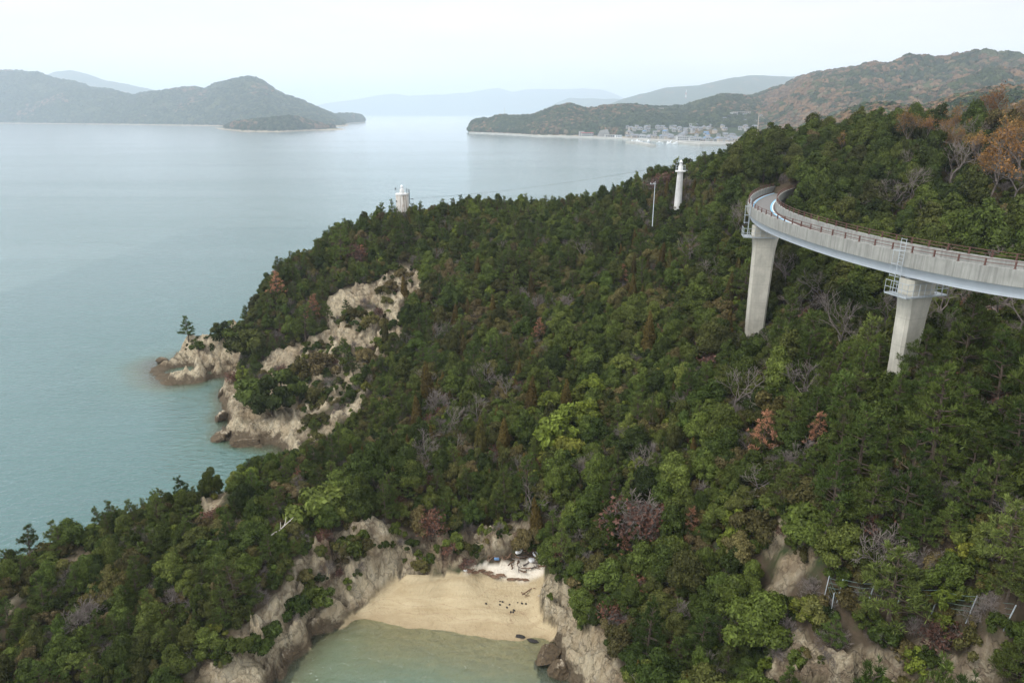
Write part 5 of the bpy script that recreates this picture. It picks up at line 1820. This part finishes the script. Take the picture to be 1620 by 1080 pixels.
for i, (u_, v_, s_, rz_, dz, lab) in enumerate([
        (878, 960, (1.5, 1.9, 2.0), .3, .6, 'large rounded tide stained boulder at the right end of the beach'),
        (868, 922, (.9, .7, .8), .2, .3, 'grey brown boulder below the driftwood pile'),
        (862, 1040, (1.0, 1.8, .7), -.55, .0, 'dark wet rock running into the water at the right cove edge'),
        (885, 1060, (1.2, 1.2, .9), .4, .2, 'brown rock at the foot of the pale right cove cliff'),
        (503, 995, (1.2, .8, 1.0), .4, .1, 'dark undercut rock at the left end of the sand'),
        (527, 977, (1.1, .8, 1.2), .5, .4, 'brown undercut rock where the sand meets the left bluff'),
        (452, 1040, (1.0, 1.4, .9), -.4, .1, 'dark rock at the waterline below the left bluff'),
        (256, 572, (1.6, .9, .8), .3, .0, 'outermost brown rock of the islet tip'),
        (350, 662, (1.5, 1.0, 1.1), .9, .1, 'dark notched rock on the seaward shore below the bushes'),
        (352, 692, (1.8, 1.1, .9), .3, .1, 'brown rock ledge at the seaward shore corner'),
        (392, 702, (2.4, 1.0, .8), .1, .0, 'long brown rock ledge beside the shallow turquoise water'),
        (353, 624, (1.2, .9, 1.2), .5, .2, 'brown rock at the mouth of the small inlet')]):
    V, F = boulder(900 + i, *s_)
    o_ = ob('shore_rock', mk('shore_rock', V, F, M['rock'], False))
    p_ = U(u_, v_, .2)
    o_.location = p_ + np.array((0, 0, dz))
    o_.rotation_euler = (0, 0, rz_)
    tag(o_, lab, 'rock', 'rocks along the shore')

# ------------------------------------------------------------------ the village on the far shore
def far(u, D, z):
    return np.array((D * (u - 810) / 1080 * CP, D, z))
def cz_(u, D):
    return max(2.0, cape_at(u, D))
def house_mesh(w, d, h, rh, hip):
    wl = MB().box((0, 0, h / 2 - 1), (w, d, h + 2)).mesh('wall', M['wall'])
    a, b = w / 2 + .5, d / 2 + .5
    rg = a - (b * .8 if hip else -.1)
    V = [(-a, -b, h), (a, -b, h), (a, b, h), (-a, b, h), (-rg, 0, h + rh), (rg, 0, h + rh)]
    F = [(0, 1, 5, 4), (2, 3, 4, 5), (0, 4, 4, 3), (1, 2, 5, 5), (3, 2, 1, 0)]
    V4 = V + [V[4], V[5]]
    F = [(0, 1, 5, 4), (2, 3, 4, 5), (3, 0, 4, 6), (1, 2, 7, 5), (3, 2, 1, 0)]
    rf = mk('roof', V4, np.array(F), M['tile'])
    return wl, rf, (w, d, h)
WM = MB().box((0, 0, 0), (1.7, .10, 1.3)).mesh('window', M['glass'])
HM = [house_mesh(8, 6.2, 2.9, 2.2, False), house_mesh(8.5, 6.6, 4.8, 2.2, True), house_mesh(6.6, 6, 4.6, 1.9, False), house_mesh(11, 6.8, 3.2, 2.4, True)]
hr = np.random.default_rng(44)
placed = []
nh = 0
for it in range(4000):
    if nh >= 150:
        break
    u_ = hr.uniform(992, 1216)
    D0 = float(np.interp(u_, [p[0] for p in cape_f], [p[1] for p in cape_f]))
    depthband = np.interp(u_, [992, 1060, 1120, 1200], [110, 190, 260, 330])
    D_ = D0 + 24 + (hr.random() ** 1.2) * depthband
    p_ = far(u_, D_, 0)
    if any(math.hypot(p_[0] - a, p_[1] - b) < 10.0 for a, b in placed):
        continue
    placed.append((p_[0], p_[1]))
    k = int(hr.integers(4))
    r_ = empty('village_house', (p_[0], p_[1], cz_(u_, D_)), hr.choice((0, 1.57)) + hr.normal(0, .22))
    wm, rm, gm = HM[k]
    c_ = hr.random()
    wo, ro = ob('wall', wm, r_), ob('roof', rm, r_)
    for q in (-.28, .28):
        wo_ = ob('window', WM, r_)
        wo_.location = (q * gm[0], -gm[1] / 2 - .03, gm[2] * .62)
    if hr.random() < .35:
        wo.material_slots[0].link = 'OBJECT'
        wo.material_slots[0].material = M['walltan']
    if c_ < .08:
        ro.material_slots[0].link = 'OBJECT'
        ro.material_slots[0].material = M['bluetile']
    tag(r_, 'small village house with a blue roof in the harbour village' if c_ < .08 else 'small village house with a grey tiled roof in the harbour village', 'house', 'blue roofed village houses' if c_ < .08 else 'grey roofed village houses')
    nh += 1

def block(name, lab, u, dD, sz, mat, roofmat, rz_=0.0, win=(4, 2), cat='building', zoff=0.0):
    D0 = float(np.interp(u, [p[0] for p in cape_f], [p[1] for p in cape_f]))
    D = D0 + dD
    p = far(u, D, cz_(u, D) + zoff)
    r = tag(empty(name, p, rz_), lab, cat)
    w, d, h = sz
    MB().box((0, 0, h / 2 - 1), (w, d, h + 2)).obj('wall', M[mat], r)
    MB().box((0, 0, h + .27), (w + .8, d + .8, .5)).obj('roof', M[roofmat], r)
    wm_ = MB().box((0, 0, 0), (w / win[0] * .55, .1, h / win[1] * .42)).mesh('window', M['glass'])
    for j in range(win[1]):
        for i in range(win[0]):
            ob('window', wm_, r).location = ((i + .5) / win[0] * w - w / 2, -d / 2 - .04, h * (j + .55) / win[1])
block('seaside_building', 'white seaside building with a bright red roof below the wooded cape', 930, 22, (22, 10, 6.5), 'wall', 'redroof', .1, (6, 2))
block('white_building', 'pale block left of the red roofed building by the seawall', 921, 20, (9, 9, 9), 'wall', 'quay', .1, (3, 3))
block('harbour_hall', 'long white two storey hall on the harbour front', 1086, 20, (26, 10, 6.5), 'hallwhite', 'hallwhite', .08, (7, 2))
block('harbour_hall', 'low white fish shed beside the long hall on the quay', 1102, 14, (17, 8, 4.5), 'hallwhite', 'quay', .08, (5, 1))
block('harbour_hall', 'broad pale shed at the left end of the harbour houses', 1022, 40, (18, 9, 4.8), 'hallwhite', 'hallwhite', -.1, (6, 1))
block('hillside_hall', 'long pale hall with white roof standing above the village', 1172, 330, (34, 11, 7), 'walltan', 'tile', .1, (9, 2))
block('hillside_hall', 'white building left of the long hall above the village', 1161, 318, (12, 9, 6.5), 'hallwhite', 'hallwhite', .3, (3, 2))
block('hillside_hall', 'pale hall at the back edge of the village', 1100, 230, (20, 9, 5.5), 'wall', 'hallwhite', 0, (6, 2))
block('shore_house', 'low pale house beneath the grey retaining slope', 968, 16, (22, 8, 4.5), 'wall', 'quay', .1, (5, 1))
block('shore_house', 'small white house at the right of the retaining slope', 980, 20, (12, 8, 4.5), 'boat', 'tile', .1, (3, 1))
block('temple_hall', 'pale little hall on a clearing in the wooded cape', 1048, 420, (20, 10, 6), 'walltan', 'tile', .1, (4, 1), zoff=2)
# retaining slope of sprayed concrete
D_ = float(np.interp(957, [p[0] for p in cape_f], [p[1] for p in cape_f])) + 36
pw = far(957, D_, 2)
w_ = 26
me_ = MB().add([(-w_ / 2, 0, 0), (w_ / 2, 0, 0), (w_ / 2 - 5, 12, 13), (-w_ / 2 + 7, 12, 11), (-w_ / 2, 6, 0), (w_ / 2, 6, 0), (w_ / 2 - 5, 18, 13), (-w_ / 2 + 7, 18, 11)],
               [(0, 1, 2, 3), (5, 4, 7, 6), (4, 0, 3, 7), (1, 5, 6, 2), (3, 2, 6, 7), (4, 5, 1, 0)])
o_ = me_.obj('retaining_wall', M['cutslope'])
o_.location = pw
tag(o_, 'steep grey concrete retaining slope cut into the wooded cape', 'retaining wall')
# seawall and quays along the shore
sw = MB()
us_ = np.linspace(741, 1200, 60)
prev = None
V, F = [], []
for i, u in enumerate(us_):
    D0 = float(np.interp(u, [p[0] for p in cape_f], [p[1] for p in cape_f]))
    for dd, z in ((-6, -2), (-5, 2.6 + .4 * math.sin(i)), (3, 3.0), (4, -2)):
        V.append(far(u, D0 + dd, z))
F = [(i * 4 + j, (i + 1) * 4 + j, (i + 1) * 4 + j + 1, i * 4 + j + 1) for i in range(len(us_) - 1) for j in range(3)]
tag(ob('seawall', mk('seawall', V, np.array(F), M['quay'])), 'long pale concrete seawall along the foot of the wooded cape', 'seawall')
def quay(lab, pts, wd, hgt):
    """pier of stone between pixel points on the water"""
    P = [U(u, v, 0) for u, v in pts]
    V, F = [], []
    n = len(P)
    for i in range(n):
        t = P[min(i + 1, n - 1)] - P[max(i - 1, 0)]
        t = t / np.linalg.norm(t)
        nn = np.array((-t[1], t[0], 0))
        for a, z in ((-1, -2), (-1, hgt), (1, hgt), (1, -2)):
            V.append(P[i] + nn * a * wd / 2 + np.array((0, 0, z)))
    F = [(i * 4 + j, (i + 1) * 4 + j, (i + 1) * 4 + (j + 1) % 4, i * 4 + (j + 1) % 4) for i in range(n - 1) for j in range(4)]
    F += [(0, 1, 2, 3), (4 * n - 1, 4 * n - 2, 4 * n - 3, 4 * n - 4)]
    tag(ob('breakwater', mk('breakwater', V, np.array(F), M['quay'])), lab, 'breakwater')
quay('detached pale breakwater lying off the left of the harbour', [(994, 226.5), (1010, 228), (1033, 232.5)], 9, 3.0)
quay('long pale harbour quay in front of the white halls', [(1066, 226.5), (1090, 229), (1110, 231), (1150, 231)], 10, 3.0)
quay('short inner quay between the harbour and the village', [(1036, 223.5), (1052, 225.5)], 8, 2.6)
def boat(seed, L_):
    mb = MB()
    n = 9
    V = []
    for i, t in enumerate(np.linspace(0, 1, n)):
        w = (.5 - .5 * max(0, (t - .55) / .45) ** 1.8) * .30 * L_
        x = (t - .5) * L_
        sh = .10 * L_ + .06 * L_ * t * t
        V += [(x, -w * .6, -.3), (x, -w, sh), (x, w, sh), (x, w * .6, -.3)]
    F = [(i * 4 + j, i * 4 + j + 1, i * 4 + j + 5, i * 4 + j + 4) for i in range(n - 1) for j in range(3)] + [(0, 3, 2, 1)]
    mb.add(V, F)
    return mb.mesh('hull', M['boat'], False)
hulls = [boat(1, 9.0), boat(2, 11.0)]
cab = MB().box((-1.0, 0, 1.9), (2.6, 1.9, 2.0)).box((-1.0, 0, 2.95), (3.0, 2.2, .14)).mesh('cabin', M['boat'])
mst = MB().tube([(.6, 0, 1), (.6, 0, 5.5)], .08, 5).mesh('mast', M['galv'])
for i, (u_, v_, rz_) in enumerate([(1001, 224.6, .2), (1012, 225.6, .4), (1026, 224.2, 1.0), (1044, 226.8, .1), (1056, 227.0, 1.4), (1060, 228.6, .3), (1068, 229.2, .1), (1008, 223.8, 1.2), (1062, 226.0, .8), (1071, 227.8, .2)]):
    r_ = empty('fishing_boat', U(u_, v_, 0) + np.array((0, 0, .25)), rz_)
    ob('hull', hulls[i % 2], r_)
    ob('cabin', cab, r_)
    ob('mast', mst, r_)
    tag(r_, 'small white fishing boat moored in the village harbour', 'boat', 'fishing boats in the harbour')
# masts on the hills
def mast(lab, u, v0, v1, D, w, red):
    p0 = far(u, D, CH + D * ((-SP + (540 - v0) / 1080 * CP) / (CP + (540 - v0) / 1080 * SP)))
    h = D * (v0 - v1) / 1080 * 1.05
    r = tag(empty('radio_mast', p0), lab, 'mast')
    n = 6
    for i in range(n):
        m = MB()
        za, zb_ = h * i / n - (8 if i == 0 else 0), h * (i + 1) / n
        wa, wb = w * (1 - .75 * i / n), w * (1 - .75 * (i + 1) / n)
        cs = [(-1, -1), (1, -1), (1, 1), (-1, 1)]
        for j in range(4):
            a, b = cs[j], cs[(j + 1) % 4]
            m.tube([(a[0] * wa, a[1] * wa, za), (a[0] * wb, a[1] * wb, zb_)], w * .16, 4)
            m.tube([(a[0] * wa, a[1] * wa, za), (b[0] * wb, b[1] * wb, zb_)], w * .09, 4, False)
            m.tube([(a[0] * wb, a[1] * wb, zb_), (b[0] * wb, b[1] * wb, zb_)], w * .09, 4, False)
        m.obj('mast_section', M['mastred'] if (red and i % 2 == 0) else M['white'], r)
mast('tall red and white radio mast on the pale far slope', 1083, 166, 146, 4700, 5, True)
mast('shorter red and white radio mast left of the tall one', 1068, 170, 159, 4700, 5, True)
mast('grey lattice mast on the tip of the wooded cape', 798, 190, 174, 1900, 1.2, False)
mast('grey lattice pylon on the slope of the island', 456, 182, 164, 3300, 1.6, False)

# ------------------------------------------------------------------ the air
hz = MB().box((0, 9900, 293), (44000, 22600, 596)).obj('haze', None)
hz.location = (0, 0, -7.0 - 0.0)
hm = bpy.data.materials.new('haze')
hm.use_nodes = True
hn, hl = hm.node_tree.nodes, hm.node_tree.links
hn.clear()
ho = hn.new('ShaderNodeOutputMaterial')
hv = hn.new('ShaderNodeVolumePrincipled')
hv.inputs['Color'].default_value = (.79, .89, 1.0, 1)
hv.inputs['Density'].default_value = .00018
hv.inputs['Anisotropy'].default_value = .2
hl.new(hv.outputs[0], ho.inputs['Volume'])
hz.data.materials.append(hm)
tag(hz, kind='stuff', label='pale blue sea haze veiling the far shores')
